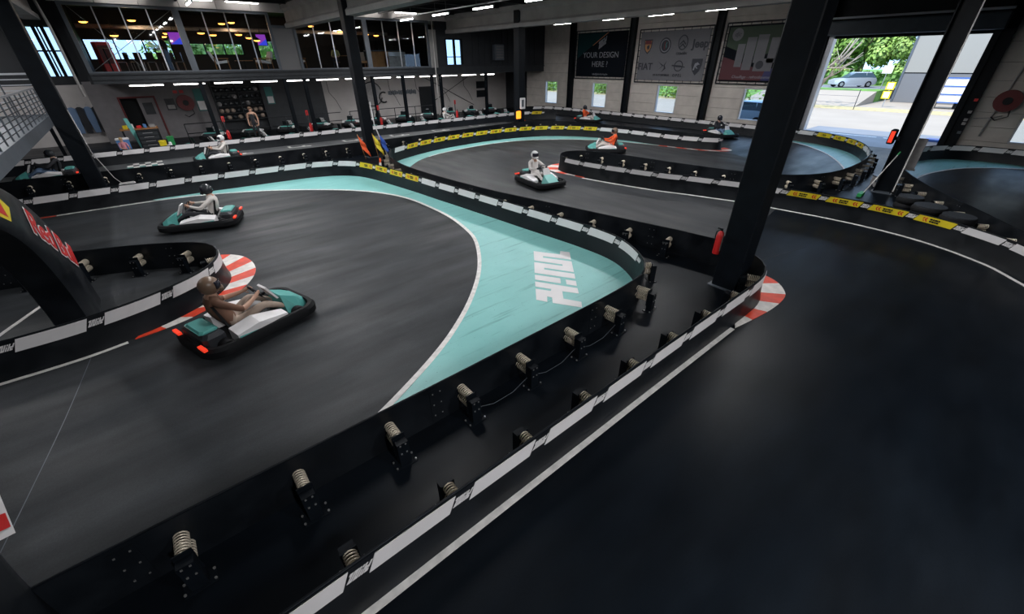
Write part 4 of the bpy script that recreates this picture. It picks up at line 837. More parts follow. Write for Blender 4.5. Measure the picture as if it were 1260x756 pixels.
# ------------------------------------------------------------------ trackside things
def extinguisher(x, y, z, label, s=1., hung=True, rz=-90):
    t = empty('fire_extinguisher', (x, y, z), R(rz), label, 'extinguisher', 'fire extinguishers')
    MB().lathe([(.02*s, 0), (.075*s, .01*s), (.08*s, .04*s), (.08*s, .42*s), (.06*s, .50*s), (.025*s, .54*s), (.02*s, .55*s)], 14).local('cylinder', 'red', t, 40)
    MB().box(-.02*s, .09*s, -.012*s, .012*s, .57*s, .60*s).box(-.02*s, .02*s, -.02*s, .02*s, .54*s, .58*s).local('valve', 'black', t)
    MB().tube([(.03*s, 0, .56*s), (.10*s, 0, .5*s), (.095*s, .02*s, .3*s), (.09*s, .03*s, .12*s)], .011*s, 6).local('hose', 'black', t, True)
    if hung: MB().box(-.085*s, -.075*s, -.05*s, .05*s, .1*s, .45*s).local('wall_bracket', 'zinc', t)
    return t
extinguisher(7.60, 2.95, .60, 'red fire extinguisher on the left flank of the big near column', .85, rz=90)
extinguisher(3.2, 25.68, .45, 'red fire extinguisher before the helmet shelves'); extinguisher(7.15, 25.60, .45, 'red fire extinguisher left of the flag column')
extinguisher(11.2, 25.45, .45, 'red fire extinguisher just right of the flag column'); extinguisher(16.6, 25.35, .45, 'red fire extinguisher left of the crossed wall braces')
for x, y, lb in ((3.2, 25.84, 'slim post carrying the extinguisher before the helmet shelves'), (7.15, 25.77, 'slim post carrying the extinguisher left of the flag column'), (11.2, 25.65, 'slim post carrying the extinguisher right of the flag column'), (16.6, 25.55, 'slim post carrying the extinguisher by the wall braces')):
    t = empty('extinguisher_post', (x, y, 0), 0, lb, 'post', 'extinguisher posts'); MB().tube([(x, y, 0), (x, y, 1.55)], .025, 8).build('pole', 'black', t, True); MB().box(x-.06, x+.06, y-.015, y+.0, 1.35, 1.6).build('red_sign', 'red', t); MB().cyl((x, y, 0), .12, .02, 12).build('foot', 'black', t)
def flag(x, y, lean, m, label):
    t = empty('marshal_flag', (x, y, 0), 0, label, 'flag', 'marshal flags'); MB().tube([(x, y, .02), (x+lean, y+.25, 1.05)], .012, 6).build('stick', 'wood', t, True)
    P0 = [(x+lean*.95, y+.23, 1.0), (x+lean*.35, y+.10, .42)]; mb = MB(); rows = []
    for i in range(7):
        f = i/6; w = .05*math.sin(i*1.9)
        a = Vector((x+lean*(1-.3*f)+.0, y+.22-.2*f+w, 1.0-.55*f)); b = Vector((x+lean*(.9-.5*f)+.16+.10*f, y+.05-.2*f-w, .72-.62*f)); rows.append([tuple(a), tuple(a+Vector((.004, -.006, 0))), tuple(b+Vector((.004, -.006, 0))), tuple(b)])
    mb.loft(rows).build('cloth', m, t, True)
flag(7.35, 19.05, -.1, 'orange', 'orange flag leaning on the left of the flag column'); flag(7.92, 18.95, -.02, 'yellow', 'yellow flag leaning on the flag column'); flag(8.15, 18.95, .05, 'blue', 'blue flag leaning on the right of the flag column')
o = MB().tube([(8.4, 19.0, 0), (8.1, 19.25, 1.4), (8.08, 19.3, 2.3)], .025, 7).build('white_pole', 'white', None, True); tag(o, 'white pole standing against the flag column', 'pole')
o = MB().tube([(-1.6, 19.95, 2.6), (-1.55, 19.9, 1.3), (-1.3, 19.6, .5), (-1.15, 19.5, .28)], .014, 6).build('cable', 'dirtywhite', None, True); tag(o, 'pale cable hanging down the left column', 'cable')
t = empty('junction_box', (-1.0, 19.3, 0), 0, 'pale junction box on a stand behind the left barrier', 'box'); MB().bbox(-1.25, -.8, 19.2, 19.45, .22, .34, .03).build('box_body', 'dirtywhite', t); MB().box(-1.2, -.85, 19.25, 19.4, 0, .22).build('stand', 'black', t)
def cone(x, y, label, s=1.):
    t = empty('traffic_cone', (x, y, 0), 0, label, 'cone', 'traffic cones')
    MB().box(-.15*s, .15*s, -.15*s, .15*s, 0, .025*s).local('base', 'orange', t); MB().lathe([(.115*s, .025*s), (.085*s, .16*s)], 16).lathe([(.062*s, .27*s), (.03*s, .42*s), (.018*s, .45*s)], 16).local('cone_body', 'orange', t); MB().lathe([(.086*s, .16*s), (.062*s, .27*s)], 16).local('white_band', 'white', t)
cone(7.05, 16.75, 'small orange traffic cone at the left tip of the yellow barrier'); cone(21.9, 24.6, 'tiny red cone behind the barrier end below the first window', .8)
t = empty('signal_lamp', (17.9, 20.4, .9), 0, 'glowing orange signal lamp low on the middle column', 'lamp'); MB().bbox(17.62, 17.96, 20.35, 20.46, .78, 1.20, .03).build('lamp_face', 'orangelamp', t); MB().box(17.66, 17.92, 20.46, 20.52, .82, 1.16).build('housing', 'black', t)
t = empty('control_box', (18.0, 20.4, 1.3), 0, 'white control box on the middle column above the orange lamp', 'box'); MB().bbox(17.92, 18.28, 20.33, 20.46, 1.30, 1.90, .02).build('casing', 'white', t); MB().box(17.98, 18.14, 20.322, 20.33, 1.42, 1.80).build('window_plate', 'greysteel', t)
t = empty('signal_lamp', (17.6, 2.7, 1.5), 0, 'red signal lamp on the column before the open door', 'lamp'); MB().bbox(17.48, 17.72, 2.54, 2.70, 1.50, 1.92, .03).build('housing', 'blacksteel', t); MB().box(17.465, 17.482, 2.57, 2.67, 1.55, 1.87).build('lens', 'redlamp', t); MB().box(17.7, 17.8, 2.45, 2.6, 1.6, 1.7).build('arm', 'black', t)
t = empty('push_broom', (16.9, 2.9, 0), 0, 'push broom with green head and long pale handle leaning on the column', 'broom'); MB().box(16.72, 17.12, 2.60, 2.72, .0, .10).build('broom_head', 'green', t); MB().tube([(16.95, 2.62, .08), (17.74, 2.30, 1.25)], .016, 7).build('handle', 'linewhite', t, True); MB().tube([(17.70, 2.32, 1.19), (17.76, 2.295, 1.28)], .02, 7).build('grip', 'green', t)
t = empty('notice_board', (18.4, 2.25, .9), 0, 'pale plastic panel fixed to the right of the door-side column', 'panel'); MB().box(18.25, 18.32, 1.85, 2.12, .75, 1.65).build('panel_sheet', 'dirtywhite', t); MB().box(18.27, 18.33, 1.82, 2.15, .70, .76).build('panel_foot', 'zinc', t)
for i, (x, y, z, s) in enumerate(((18.15, 1.98, .02, 1.), (18.45, 2.62, .02, .8), (18.8, 2.7, .02, 1.2))):
    t = empty('equipment_box', (x, y, z), R(20*i), 'small pale box at the foot of the door-side column, %s from the column' % ORD[i], 'box', 'boxes at the column foot'); MB().bbox(-.12*s, .12*s, -.08*s, .08*s, 0, .22*s, .02).local('box_body', 'dirtywhite', t); MB().box(-.13*s, .13*s, -.09*s, .09*s, .22*s, .25*s).local('lid', 'greysteel', t)
for i, (x, y, r) in enumerate(((15.55, 1.35, .30), (14.85, .85, .36), (14.35, .25, .34))):
    t = empty('tyre_stack', (x, y, 0), 0, ('black tyre stack nearest the door-side column', 'middle black tyre stack behind the yellow chevron barrier', 'black tyre stack nearest the right edge behind the chevron barrier')[i], 'tyre stack', 'tyre stacks')
    for k in range(3): MB().lathe([(r*.5, .03+k*.17), (r*.9, 0+k*.17), (r, .05+k*.17), (r, .12+k*.17), (r*.9, .165+k*.17), (r*.5, .14+k*.17)], 18).local('tyre', 'rubber', t, 50)
    MB().cyl((0, 0, .495), r*.92, .03, 18).local('lid', 'darkgrey', t)
def rail(pts, h, label):
    t = empty('guard_rail', (pts[0][0], pts[0][1], 0), 0, label, 'railing'); 
    for z in (h, h*.55): MB().tube([(x, y, z) for x, y in pts], .025, 6).build('rail', 'black', t, True)
    L = V2(pts)
    for a, b in zip(L[:-1], L[1:]):
        n = max(1, int((b-a).length/1.6))
        for i in range(n): p = a+(b-a)*i/n; MB().tube([(p.x, p.y, 0), (p.x, p.y, h)], .025, 6).build('rail_post', 'black', t, True)
rail([(1.8, 29.3), (10.2, 29.3)], 1.05, 'black pipe railing behind the parked karts on the left'); rail([(10.8, 29.3), (17.2, 29.3)], 1.05, 'black pipe railing before the circular wall drawing')
# ------------------------------------------------------------------ pit wall things
def pf(x, z, y=PY-.05): return frame((x, y, z), (1, 0, 0), (0, 0, 1))
def hose_reel(x, y, z, fr, label, r=.30):
    t = empty('hose_reel', (x, y, z), 0, label, 'hose reel')
    mb = MB(fr); mb.lathe([(r*.3, 0), (r, 0), (r, .04), (r*.9, .06), (r*.9, .14), (r, .16), (r, .20), (r*.3, .20)], 24); mb.build('drum', 'maroon', t, 40); MB(fr).cyl((0, 0, .20), r*.35, .03, 16).build('hub', 'black', t); MB(fr).tube([(r*.5, -r*.7, .1), (r*.6, -r*1.4, .12), (-r*.2, -r*1.8, .1), (-r*.6, -r*1.5, .1)], .02, 6).build('hose', 'black', t, True)
hose_reel(2.5, PY, 1.8, pf(2.5, 1.85), 'dark red hose reel on the pit wall beside the green poster', .42)
hose_reel(WX, .95, 2.2, frame((WX-.01, .98, 2.25), (0, -1, 0), (0, 0, 1)), 'dark red hose reel on the right wall beside the open door', .40)
o = MB().tube([(WX-.05, 1.25, .9), (WX-.05, 1.1, 3.0), (WX-.05, .9, 5.0)], .03, 7).tube([(WX-.05, 1.7, 1.55), (WX-.05, 1.2, 1.6), (WX-.05, .9, 1.7)], .02, 6).build('conduit_pipe', 'dirtywhite', None, True); tag(o, 'grey conduit on the concrete wall left of the hose reel', 'conduit')
t = empty('switch_panel', (WX-.3, 1.9, 1.5), 0, 'row of switches on the dark post right of the door', 'switches')
for i, (z, m) in enumerate(((2.2, 'red'), (1.75, 'dirtywhite'), (1.45, 'dirtywhite'), (1.3, 'dirtywhite'), (.95, 'greysteel'))): MB().box(WX-.34, WX-.29, 1.82, 1.94, z, z+.10).build('switch', m, t)
def poster(x0, x1, z0, z1, m, label, y=PY, m2=None):
    t = empty('notice_poster', ((x0+x1)/2, y-.02, z0), 0, label, 'poster'); MB().box(x0, x1, y-.03, y-.01, z0, z1).build('sheet', m, t)
    if m2: MB().box(x0+.05, x1-.05, y-.035, y-.03, z0+.06, z0+(z1-z0)*.45).build('white_field', m2, t)
poster(3.05, 3.6, 1.35, 2.55, 'poster', 'tall green and white poster on the pit wall beside the hose reel', m2='white'); poster(.5, .95, 1.35, 1.95, 'darkgrey', 'small dark poster on the white pit door', PY-.02); poster(1.55, 2.0, 1.5, 2.1, 'darkgrey', 'small framed notice left of the hose reel', m2='dirtywhite'); poster(6.9, 7.35, 1.5, 2.5, 'poster', 'narrow poster right of the helmet shelves', m2='white'); poster(2.1, 2.3, 2.35, 2.5, 'red', 'small red safety sign above the hose reel'); poster(2.4, 2.6, 2.35, 2.5, 'red', 'second small red safety sign above the hose reel')
t = empty('helmet_shelf', (5.2, PY-.3, 0), 0, 'wide dark shelf of helmets on the pit wall', 'shelf')
for i in range(6): MB().box(4.0, 6.6, PY-.45, PY-.02, .75+i*.38, .78+i*.38).build('shelf_board', 'darkgrey', t)
for x in (3.98, 5.3, 6.58): MB().box(x-.02, x+.02, PY-.45, PY-.02, 0, 2.95).build('upright', 'darkgrey', t)
me_h = meshof(MB().ell((0, 0, .13), .13, .12, .13, 10, 7), 'helmet', 'helmetdark', True); me_w = me_h.copy(); me_w.materials.clear(); me_w.materials.append(M['dirtywhite']); me_y = me_h.copy(); me_y.materials.clear(); me_y.materials.append(M['beige'])
for i in range(5):
    for j in range(8):
        o = link('racing_helmet', random.choice([me_h, me_h, me_h, me_w]) if i > 1 else random.choice([me_y, me_h]), None); o.location = (4.15+j*.31+(.03 if j > 3 else 0), PY-.25, .78+i*.38)
        tag(o, 'racing helmet on the pit wall shelf, %s from the left in the %s row up' % (ORD[j], ORD[i]), 'helmet', 'helmets on the pit shelf')
t = empty('workbench', (-.2, 30.6, 0), 0, 'cluttered dark workbench in front of the pit doorway', 'workbench'); MB().box(-.9, .7, 30.3, 31.0, .86, .92).build('bench_top', 'wood', t)
for x in (-.85, .62):
    for y in (30.34, 30.92): MB().box(x, x+.06, y, y+.06, 0, .86).build('leg', 'black', t)
MB().box(-.8, .6, 30.4, 30.95, .25, .30).build('shelf', 'darkgrey', t)
for i, (x, w_, h, m) in enumerate(((-.75, .2, .16, 'yellow'), (-.45, .16, .22, 'white'), (-.2, .22, .12, 'red'), (.1, .14, .18, 'bluelabel'), (.35, .26, .14, 'dirtywhite'))):
    o = MB().bbox(x, x+w_, 30.45, 30.7, .92, .92+h, .02).build('supply_box', m); tag(o, ('yellow', 'white', 'red', 'blue', 'grey')[i]+' box lying on the cluttered workbench', 'box', 'boxes on the workbench')
for i, (x, y, m, lb) in enumerate(((-.9, 27.7, 'bluelabel', 'blue and white bin at the left end of the pit'), (.55, 27.2, 'yellow', 'yellow floor sign by the parked karts'), (.95, 28.6, 'green', 'green bin beside the yellow floor sign'))):
    t = empty('pit_bin', (x, y, 0), 0, lb, 'bin'); t.scale = (1, 1, 1) if i == 0 else (.6, .6, .75); MB().loft([[(-.2, -.15, 0), (.2, -.15, 0), (.2, .15, 0), (-.2, .15, 0)], [(-.24, -.18, .75), (.24, -.18, .75), (.24, .18, .75), (-.24, .18, .75)]]).local('tub', m, t); MB().bbox(-.26, .26, -.2, .2, .75, .82, .03).local('lid', 'white' if i == 0 else m, t)
t = empty('surfboard_panel', (-.1, 29.2, 0), 0, 'leaning teal board left of the workbench', 'board'); MB().loft([[(-.35, 29.2, .02), (-.15, 29.2, .02), (-.15, 29.24, .02), (-.35, 29.24, .02)], [(-.55, 29.5, 1.5), (-.40, 29.5, 1.5), (-.40, 29.54, 1.5), (-.55, 29.54, 1.5)]]).build('board_sheet', 'teal', t); MB().bar((-.2, 29.3, .1), (-.45, 29.5, 1.3), .02).build('edge_strip', 'white', t)
t = empty('tool_cabinet', (.15, 29.0, 0), 0, 'dark tool cabinet with drawers left in the pit', 'cabinet'); MB().bbox(-.3, .6, 28.8, 29.3, .08, .95, .02).build('cabinet_body', 'black', t)
for i in range(4): d_ = MB().box(-.25, .55, 28.77, 28.8, .16+i*.19, .31+i*.19).build('drawer', 'darkgrey', t); MB().box(-.05, .35, 28.75, 28.77, .26+i*.19, .28+i*.19).build('handle', 'zinc', d_)
for x in (-.25, .5): MB().box(x, x+.06, 28.85, 29.2, 0, .08).build('castor_rail', 'rubber', t)
for i, (x, y, lb) in enumerate(((1.9, 28.55, 'loose kart tyre lying by the tool cabinet'), (2.3, 28.6, 'loose kart tyre lying left of the first parked kart'), (-2.2, 26.6, 'loose kart tyre lying behind the left column'))):
    t = empty('kart_tyre', (x, y, 0), 0, lb, 'tyre', 'loose kart tyres'); MB().lathe([(.07, .02), (.13, 0), (.14, .04), (.14, .12), (.13, .16), (.07, .14)], 16).local('tread', 'rubber', t, 50); MB().cyl((0, 0, .03), .07, .1, 12).local('rim', 'zinc', t)
t = empty('white_sack', (.75, 26.4, 0), 0, 'crumpled white sack behind the pit barrier', 'sack'); MB().ell((0, 0, .26), .22, .18, .27, 12, 8).local('sack_body', 'white', t, True); MB().ell((.05, 0, .55), .07, .06, .09, 10, 6).local('sack_neck', 'white', t, True)
for i in range(5):
    x = -2.9+i*.33; t = empty('hanging_overall', (x, 33.75, .5), 0, 'dark racing overall hanging on the stair wall, %s from the left' % ORD[i], 'overall', 'hanging overalls')
    MB().loft([[(x-.12, 33.85, .55), (x+.12, 33.85, .55), (x+.12, 33.95, .55), (x-.12, 33.95, .55)], [(x-.16, 33.84, 1.2), (x+.16, 33.84, 1.2), (x+.16, 33.96, 1.2), (x-.16, 33.96, 1.2)], [(x-.20, 33.86, 1.75), (x+.20, 33.86, 1.75), (x+.20, 33.95, 1.75), (x-.20, 33.95, 1.75)], [(x-.06, 33.88, 1.85), (x+.06, 33.88, 1.85), (x+.06, 33.93, 1.85), (x-.06, 33.93, 1.85)]]).build('overall_cloth', 'jeans' if i % 2 else 'darkcloth', t); MB().tube([(x, 33.9, 1.85), (x, 33.9, 1.95), (x, 34.0, 1.98)], .01, 5).build('hook', 'zinc', t)
# circular drawing and grey scribble on the white pit wall
t = empty('painted_mural', (14.0, PY-.02, .9), 0, 'large grey circular drawing with a scrawled line on the white pit wall', 'mural')
MB(pf(14.1, 1.75)).prism([(.78*math.cos(2*math.pi*i/30), .78*math.sin(2*math.pi*i/30)) for i in range(30)], 0, .006).build('grey_disc', 'dirtywhite', t)
for a0 in (200, 20):
    mb = MB(pf(14.1, 1.75)); mb.tube([(.80*math.cos(R(a0+i*14)), .80*math.sin(R(a0+i*14)), .01) for i in range(11)], .035, 6); mb.build('ring_stroke', 'black', t, True)
mb = MB(pf(15.0, 1.5)); mb.tube([(.35*math.cos(R(60+i*24)), .35*math.sin(R(60+i*24)), .01) for i in range(11)], .05, 6); mb.build('curl_stroke', 'black', t, True)
mb = MB(pf(16.0, 1.78))
for i in range(22): x = -.6+i*.11; mb.box(x, x+.09, -.12+random.uniform(-.06, .02), .1+random.uniform(-.04, .08), 0, .005)
mb.build('scrawl', 'greysteel', t)
o = MB().bar((18.3, PY-.05, .5), (23.4, PY-.05, 2.9), .022).bar((18.3, PY-.05, 2.9), (23.4, PY-.05, .5), .022).build('cross_brace', 'blacksteel'); tag(o, 'crossed dark wall braces on the white pit wall', 'brace')
for i, (x0, x1, z0, z1, lb) in enumerate(((18.1, 19.2, 0, 2.1, 'dark door in the white pit wall'), (23.8, 25.0, 1.75, 2.3, 'dark screen on the white pit wall, upper of two'), (23.8, 25.0, 1.05, 1.6, 'dark screen on the white pit wall, lower of two'))):
    t = empty('display_screen' if i else 'pit_door', ((x0+x1)/2, PY-.03, z0), 0, lb, 'screen' if i else 'door'); MB().box(x0, x1, PY-.06, PY-.01, z0, z1).build('panel', 'black', t); MB().box(x0, x1, PY-.07, PY-.06, z1-.05, z1).build('top_edge', 'darkgrey', t)
for i in range(6):
    x = 10.9+i*2.3; o = MB().tube([(x, PY-.06, 2.95), (x+.06, PY-.06, 2.0), (x+.35, PY-.3, 1.5), (x+.5, PY-.6, .9)], .015, 6).build('charging_cable', 'black', None, True); tag(o, 'black charging cable on the white pit wall, %s from the left' % ORD[i], 'cable', 'charging cables')

# ------------------------------------------------------------------ upstairs lounge
MZ = 3.45
def lounge_chair(x, y, rz, label):
    t = empty('lounge_chair', (x, y, MZ), R(rz), label, 'chair', 'lounge chairs upstairs')
    MB(Matrix.Translation((0, 0, .36)) @ Matrix.Rotation(R(-8), 4, 'Y')).bbox(-.3, .32, -.30, .30, 0, .12, .03).local('seat', 'white', t); MB(Matrix.Translation((-.30, 0, .44)) @ Matrix.Rotation(R(-22), 4, 'Y')).bbox(-.06, .06, -.29, .29, 0, .52, .04).local('backrest', 'white', t)
    for s in (-1, 1):
        for xx in (-.34, .30): MB().bar((xx, s*.34, 0), (xx*.9, s*.34, .58), .022).local('leg', 'wood', t)
        MB().bbox(-.36, .34, s*.34-.035, s*.34+.035, .57, .61, .015).local('armrest', 'wood', t)
    MB().bar((-.3, -.34, .34), (-.3, .34, .34), .018).bar((.28, -.34, .34), (.28, .34, .34), .018).local('frame', 'wood', t)
lounge_chair(4.55, 29.6, -10, 'pale lounge chair facing right behind the second upstairs bay'); lounge_chair(6.6, 29.7, 190, 'pale lounge chair facing left behind the second upstairs bay'); lounge_chair(8.6, 30.2, 20, 'pale lounge chair behind the third upstairs bay')
def table(x, y, r, h, label, cat='table', m='wood'):
    t = empty('round_table', (x, y, MZ), 0, label, cat, 'tables upstairs'); MB().cyl((0, 0, h-.03), r, .03, 20).local('table_top', m, t); MB().cyl((0, 0, .02), .03, h-.05, 8).local('stem', 'black', t); MB().cyl((0, 0, 0), r*.55, .02, 16).local('foot', 'black', t)
table(5.6, 29.6, .45, .5, 'low wooden table between the facing lounge chairs upstairs'); table(11.7, 30.2, .4, .74, 'small table before the seated woman upstairs'); table(1.9, 30.6, .35, 1.05, 'high wooden table beside the person in jeans upstairs'); table(-.1, 30.2, .35, 1.05, 'high table behind the first upstairs bay')
for i in range(7):
    t = empty('bar_chair', (.4+i*.42, 32.4+.3*(i % 2), MZ), R(30*i), 'dark chair behind the first upstairs bay, %s from the left' % ORD[i], 'chair', 'dark chairs upstairs')
    MB().bbox(-.2, .2, -.2, .2, .44, .48, .02).local('seat', 'jeans' if i % 3 == 0 else 'black', t); MB().box(-.2, -.17, -.18, .18, .5, .9).local('backrest', 'black', t)
    for a in (-.17, .17):
        for b in (-.17, .17): MB().bar((a, b, 0), (a, b, .46), .014).local('leg', 'zinc', t)
t = empty('red_cabinet', (-.15, 32.2, MZ), R(15), 'tall red cabinet behind the first upstairs bay', 'cabinet'); MB().bbox(-.3, .3, -.3, .3, 0, 1.35, .03).local('cabinet', 'red', t); MB().box(-.24, .24, -.32, -.30, .4, 1.2).local('front_glass', 'maroon', t)
t = empty('bar_counter', (14.8, 31.4, MZ), 0, 'lit bar counter behind the fourth upstairs bay', 'counter'); MB().bbox(13.7, 16.0, 31.2, 31.9, MZ, MZ+1.0, .03).build('counter_body', 'wood', t); MB().box(13.6, 16.1, 31.1, 32.0, MZ+1.0, MZ+1.06).build('counter_top', 'greysteel', t)
t = empty('display_case', (15.0, 30.6, MZ), 0, 'pale glass display case upstairs at the right end of the glazing', 'cabinet'); MB().bbox(14.6, 15.9, 30.3, 30.8, MZ, MZ+.7, .03).build('case_body', 'dirtywhite', t); MB().box(14.62, 15.88, 30.32, 30.78, MZ+.7, MZ+.95).build('glass_top', 'silver', t)
t = empty('crate_chair', (13.0, 31.0, MZ), 0, 'small wooden armchair upstairs left of the display case', 'chair'); MB().bbox(12.7, 13.3, 30.8, 31.3, MZ+.3, MZ+.45, .03).build('seat', 'wood', t); MB().bbox(12.7, 13.3, 31.25, 31.35, MZ+.45, MZ+.95, .03).build('backrest', 'beige', t)
for a in (12.74, 13.22):
    for b in (30.84, 31.24): MB().box(a, a+.04, b, b+.04, MZ, MZ+.3).build('leg', 'wood', t)
def pendant(x, y, z, i):
    t = empty('pendant_lamp', (x, y, z), 0, 'glowing orange pendant lamp in the upstairs lounge, %s from the left' % ORD[i], 'lamp', 'orange pendant lamps upstairs')
    MB().lathe([(.03, .16), (.20, .03), (.21, .0), (.19, .0)], 14).local('shade', 'lampshade', t); MB().ell((0, 0, -.01), .17, .17, .05, 10, 6).local('bulb', 'lampwarm', t, True); MB().bar((0, 0, .15), (0, 0, CZ-z), .006).local('cord', 'black', t)
PEND = sorted([(-.4, 32, 5.62), (1.5, 32, 5.75), (.55, 32, 5.08), (2.68, 32, 5.22), (2.5, 31.4, 5.05), (4.35, 32, 5.28), (4.9, 32, 5.2), (5.5, 32, 5.75), (6.0, 32, 5.82), (6.2, 32, 5.25), (6.7, 32, 5.1), (6.9, 31.2, 4.95), (10.4, 32, 5.8), (12.2, 32, 5.55), (14.0, 32, 5.45), (14.7, 32, 5.4)])
for i, (x, y, z) in enumerate(PEND): pendant(x, y, z, i)
for x in (1.5, 6, 12.5):
    l = bpy.data.lights.new('lounge_light', 'POINT'); l.energy = 45; l.color = (1, .62, .35); l.shadow_soft_size = .2; lo = bpy.data.objects.new('lounge_light', l); COL.objects.link(lo); lo.location = (x, 32.5, 5.3)
for x, z, lb in ((3.05, 5.0, 'bright coloured screen behind the first upstairs bay'), (7.3, 5.0, 'bright coloured screen behind the second upstairs bay')):
    t = empty('display_screen', (x, 31.8, z), 0, lb, 'screen'); MB().box(x-.28, x+.28, 31.84, 31.9, z-.3, z+.3).build('bezel', 'black', t); MB().prism([(x-.25, z-.27), (x+.25, z-.27), (x+.25, z+.05)], 0, .01, 0, Matrix(((1,0,0,0),(0,0,-1,31.84),(0,1,0,0),(0,0,0,1)))).build('picture', 'screenblue', t); MB().prism([(x-.25, z-.27), (x+.25, z+.05), (x+.25, z+.27), (x-.25, z+.27)], 0, .01, 0, Matrix(((1,0,0,0),(0,0,-1,31.84),(0,1,0,0),(0,0,0,1)))).build('picture', 'screen', t); MB().bar((x, 31.87, z+.3), (x, 31.87, CZ), .015).build('hanger', 'black', t)
o = MB().tube([(-.8, 33.0, 5.5), (16, 33.0, 5.55)], .10, 10).build('air_duct', 'dirtywhite', None, True); tag(o, 'pale air duct crossing under the upstairs ceiling', 'duct')

# ------------------------------------------------------------------ outside
g = struct(MB().box(27.5, 47, -70, 130, -.3, -.02).build('ground_parking', 'parking'))
MB().box(27.5, 34, 2.0, 9.0, -.02, -.005).build('apron', 'asphalt', g)
for y in (4.0, 6.5): MB().box(31.0, 31.15, y-1.2, y+1.0, -.005, .0).build('parking_line', 'linewhite', g)
struct(MB().box(47, 50, -70, 130, -.3, -.01).build('ground_verge', 'drygrass')); struct(MB().box(50, 160, -70, 11, -.3, -.015).build('ground_yard', 'parking'))
for y0, y1, m, nm in ((11, 21, 'parking', 'ground_path'), (21, 130, 'grass', 'ground_bank')): struct(MB().loft([[(50, y0, -.3), (56, y0, -.3), (56, y0, .95), (50, y0, -.01)], [(50, y1, -.3), (56, y1, -.3), (56, y1, .95), (50, y1, -.01)]]).build(nm, m))
struct(MB().box(56, 60, 11, 130, -.3, .97).build('ground_grass', 'grass')); struct(MB().box(60, 67, 11, 130, -.3, .96).build('ground_road', 'asphalt')); struct(MB().box(67, 160, 11, 130, -.3, 1.0).build('ground_field', 'grass'))
struct(MB().box(-40, 27.4, 40.5, 130, -.3, -.03).build('ground_back', 'grass'))
MB_leaf = None
def tree(x, y, z, h, r, m, label, seed, bare=False, n=900):
    rnd = random.Random(seed); t = empty('tree', (x, y, z), 0, label, 'tree', 'trees outside'); tr = MB(); tips = []
    tr.tube([(0, 0, -.1), (.05*h*.1, 0, h*.3), (0, .05, h*.6)], [.028*h, .02*h, .012*h], 7)
    for i in range(14 if bare else 8):
        a = rnd.uniform(0, 6.28); z0 = h*rnd.uniform(.2, .55); e = Vector((math.cos(a)*r*rnd.uniform(.6, .95), math.sin(a)*r*rnd.uniform(.6, .95), h*rnd.uniform(.6, .98))); tr.tube([(0, 0, z0), tuple(e*.5+Vector((0, 0, z0*.35))), tuple(e)], [.012*h, .008*h, .003*h], 5); tips.append(e)
        if bare:
            for j in range(2): q = e*.6+Vector((rnd.uniform(-.8, .8), rnd.uniform(-.8, .8), rnd.uniform(.2, 1.2))); tr.tube([tuple(e*.5+Vector((0, 0, z0*.35))), tuple(q)], [.006*h, .002*h], 4); tips.append(q)
    tr.local('trunk', 'bark', t, True)
    mb = MB(); cl = [(Vector((rnd.gauss(0, r*.45), rnd.gauss(0, r*.45), h*(.52+rnd.gauss(0, .20)))), r*rnd.uniform(.22, .42)) for _ in range(16)]
    for i in range(n):
        c, cr = rnd.choice(cl); d = Vector((rnd.gauss(0, 1), rnd.gauss(0, 1), rnd.gauss(0, 1))).normalized(); p = c+d*cr*rnd.uniform(.6, 1.05); p.z = max(p.z, .45*h if bare else .35)
        s = rnd.uniform(.06, .14)*(r/3); a = d.cross(Vector((rnd.random(), rnd.random(), rnd.random()))).normalized()*s; b = (d+Vector((0, 0, .6))).cross(a).normalized()*s
        mb.add([p-a-b, p+a-b, p+a*.7+b, p-a*.7+b], [(0, 1, 2, 3)], 0 if rnd.random() < .6 else 1)
    stuff(mb.local('foliage', [m, 'leafb'], t))
k = 0
for i, (x, y, h, r) in enumerate([(72, 13, 9, 3.6), (76, 18, 11, 4.4), (72, 23, 9, 3.8), (78, 27, 11, 4.5), (72, 32, 8, 3.8), (78, 38, 10, 4.5), (74, 46, 9, 4.2), (74, 56, 9, 4.5), (74, 68, 9, 4.5), (74, 82, 10, 5), (80, 100, 11, 6), (86, 20, 13, 5.5), (86, 30, 13, 5.5)]):
    tree(x, y, 1.0, h, r, 'leafa' if i % 2 else 'leafb', 'green leafy tree beyond the road outside, %s from the warehouse' % ORD[i], 100+i, n=9000 if i < 5 or i > 10 else 4000)
tree(47.5, 13.6, 0, 6.5, 2.6, 'leafb', 'pale bare-branched young tree just outside the open door', 77, True, 160)
for i, (x, y) in enumerate(((5.2, 50), (9, 56), (14, 58))): tree(x, y, 0, 9, 4, 'leafb', 'green leafy tree behind the lounge windows, %s from the left' % ORD[i], 200+i, n=2500)
for i in range(9):
    x, y = 68.5, 14+i*6.6; t = empty('hedge', (x, y, 1), 0, 'low green hedge along the far side of the road, %s from the warehouse' % ORD[i], 'hedge', 'roadside hedges'); rnd = random.Random(i); mb = MB()
    for j in range(420):
        p = Vector((rnd.uniform(-.7, .7), rnd.uniform(-3, 3), rnd.uniform(.05, 1.3))); s = .16; a = Vector((rnd.gauss(0, 1), rnd.gauss(0, 1), rnd.gauss(0, 1))).normalized()*s; b = a.cross(Vector((rnd.random(), rnd.random(), 1))).normalized()*s; mb.add([p-a-b, p+a-b, p+a+b, p-a+b], [(0, 1, 2, 3)])
    stuff(mb.local('foliage', 'leafa', t)); MB().box(-.5, .5, -2.9, 2.9, 0, .9).local('hedge_core', 'leafa', t)
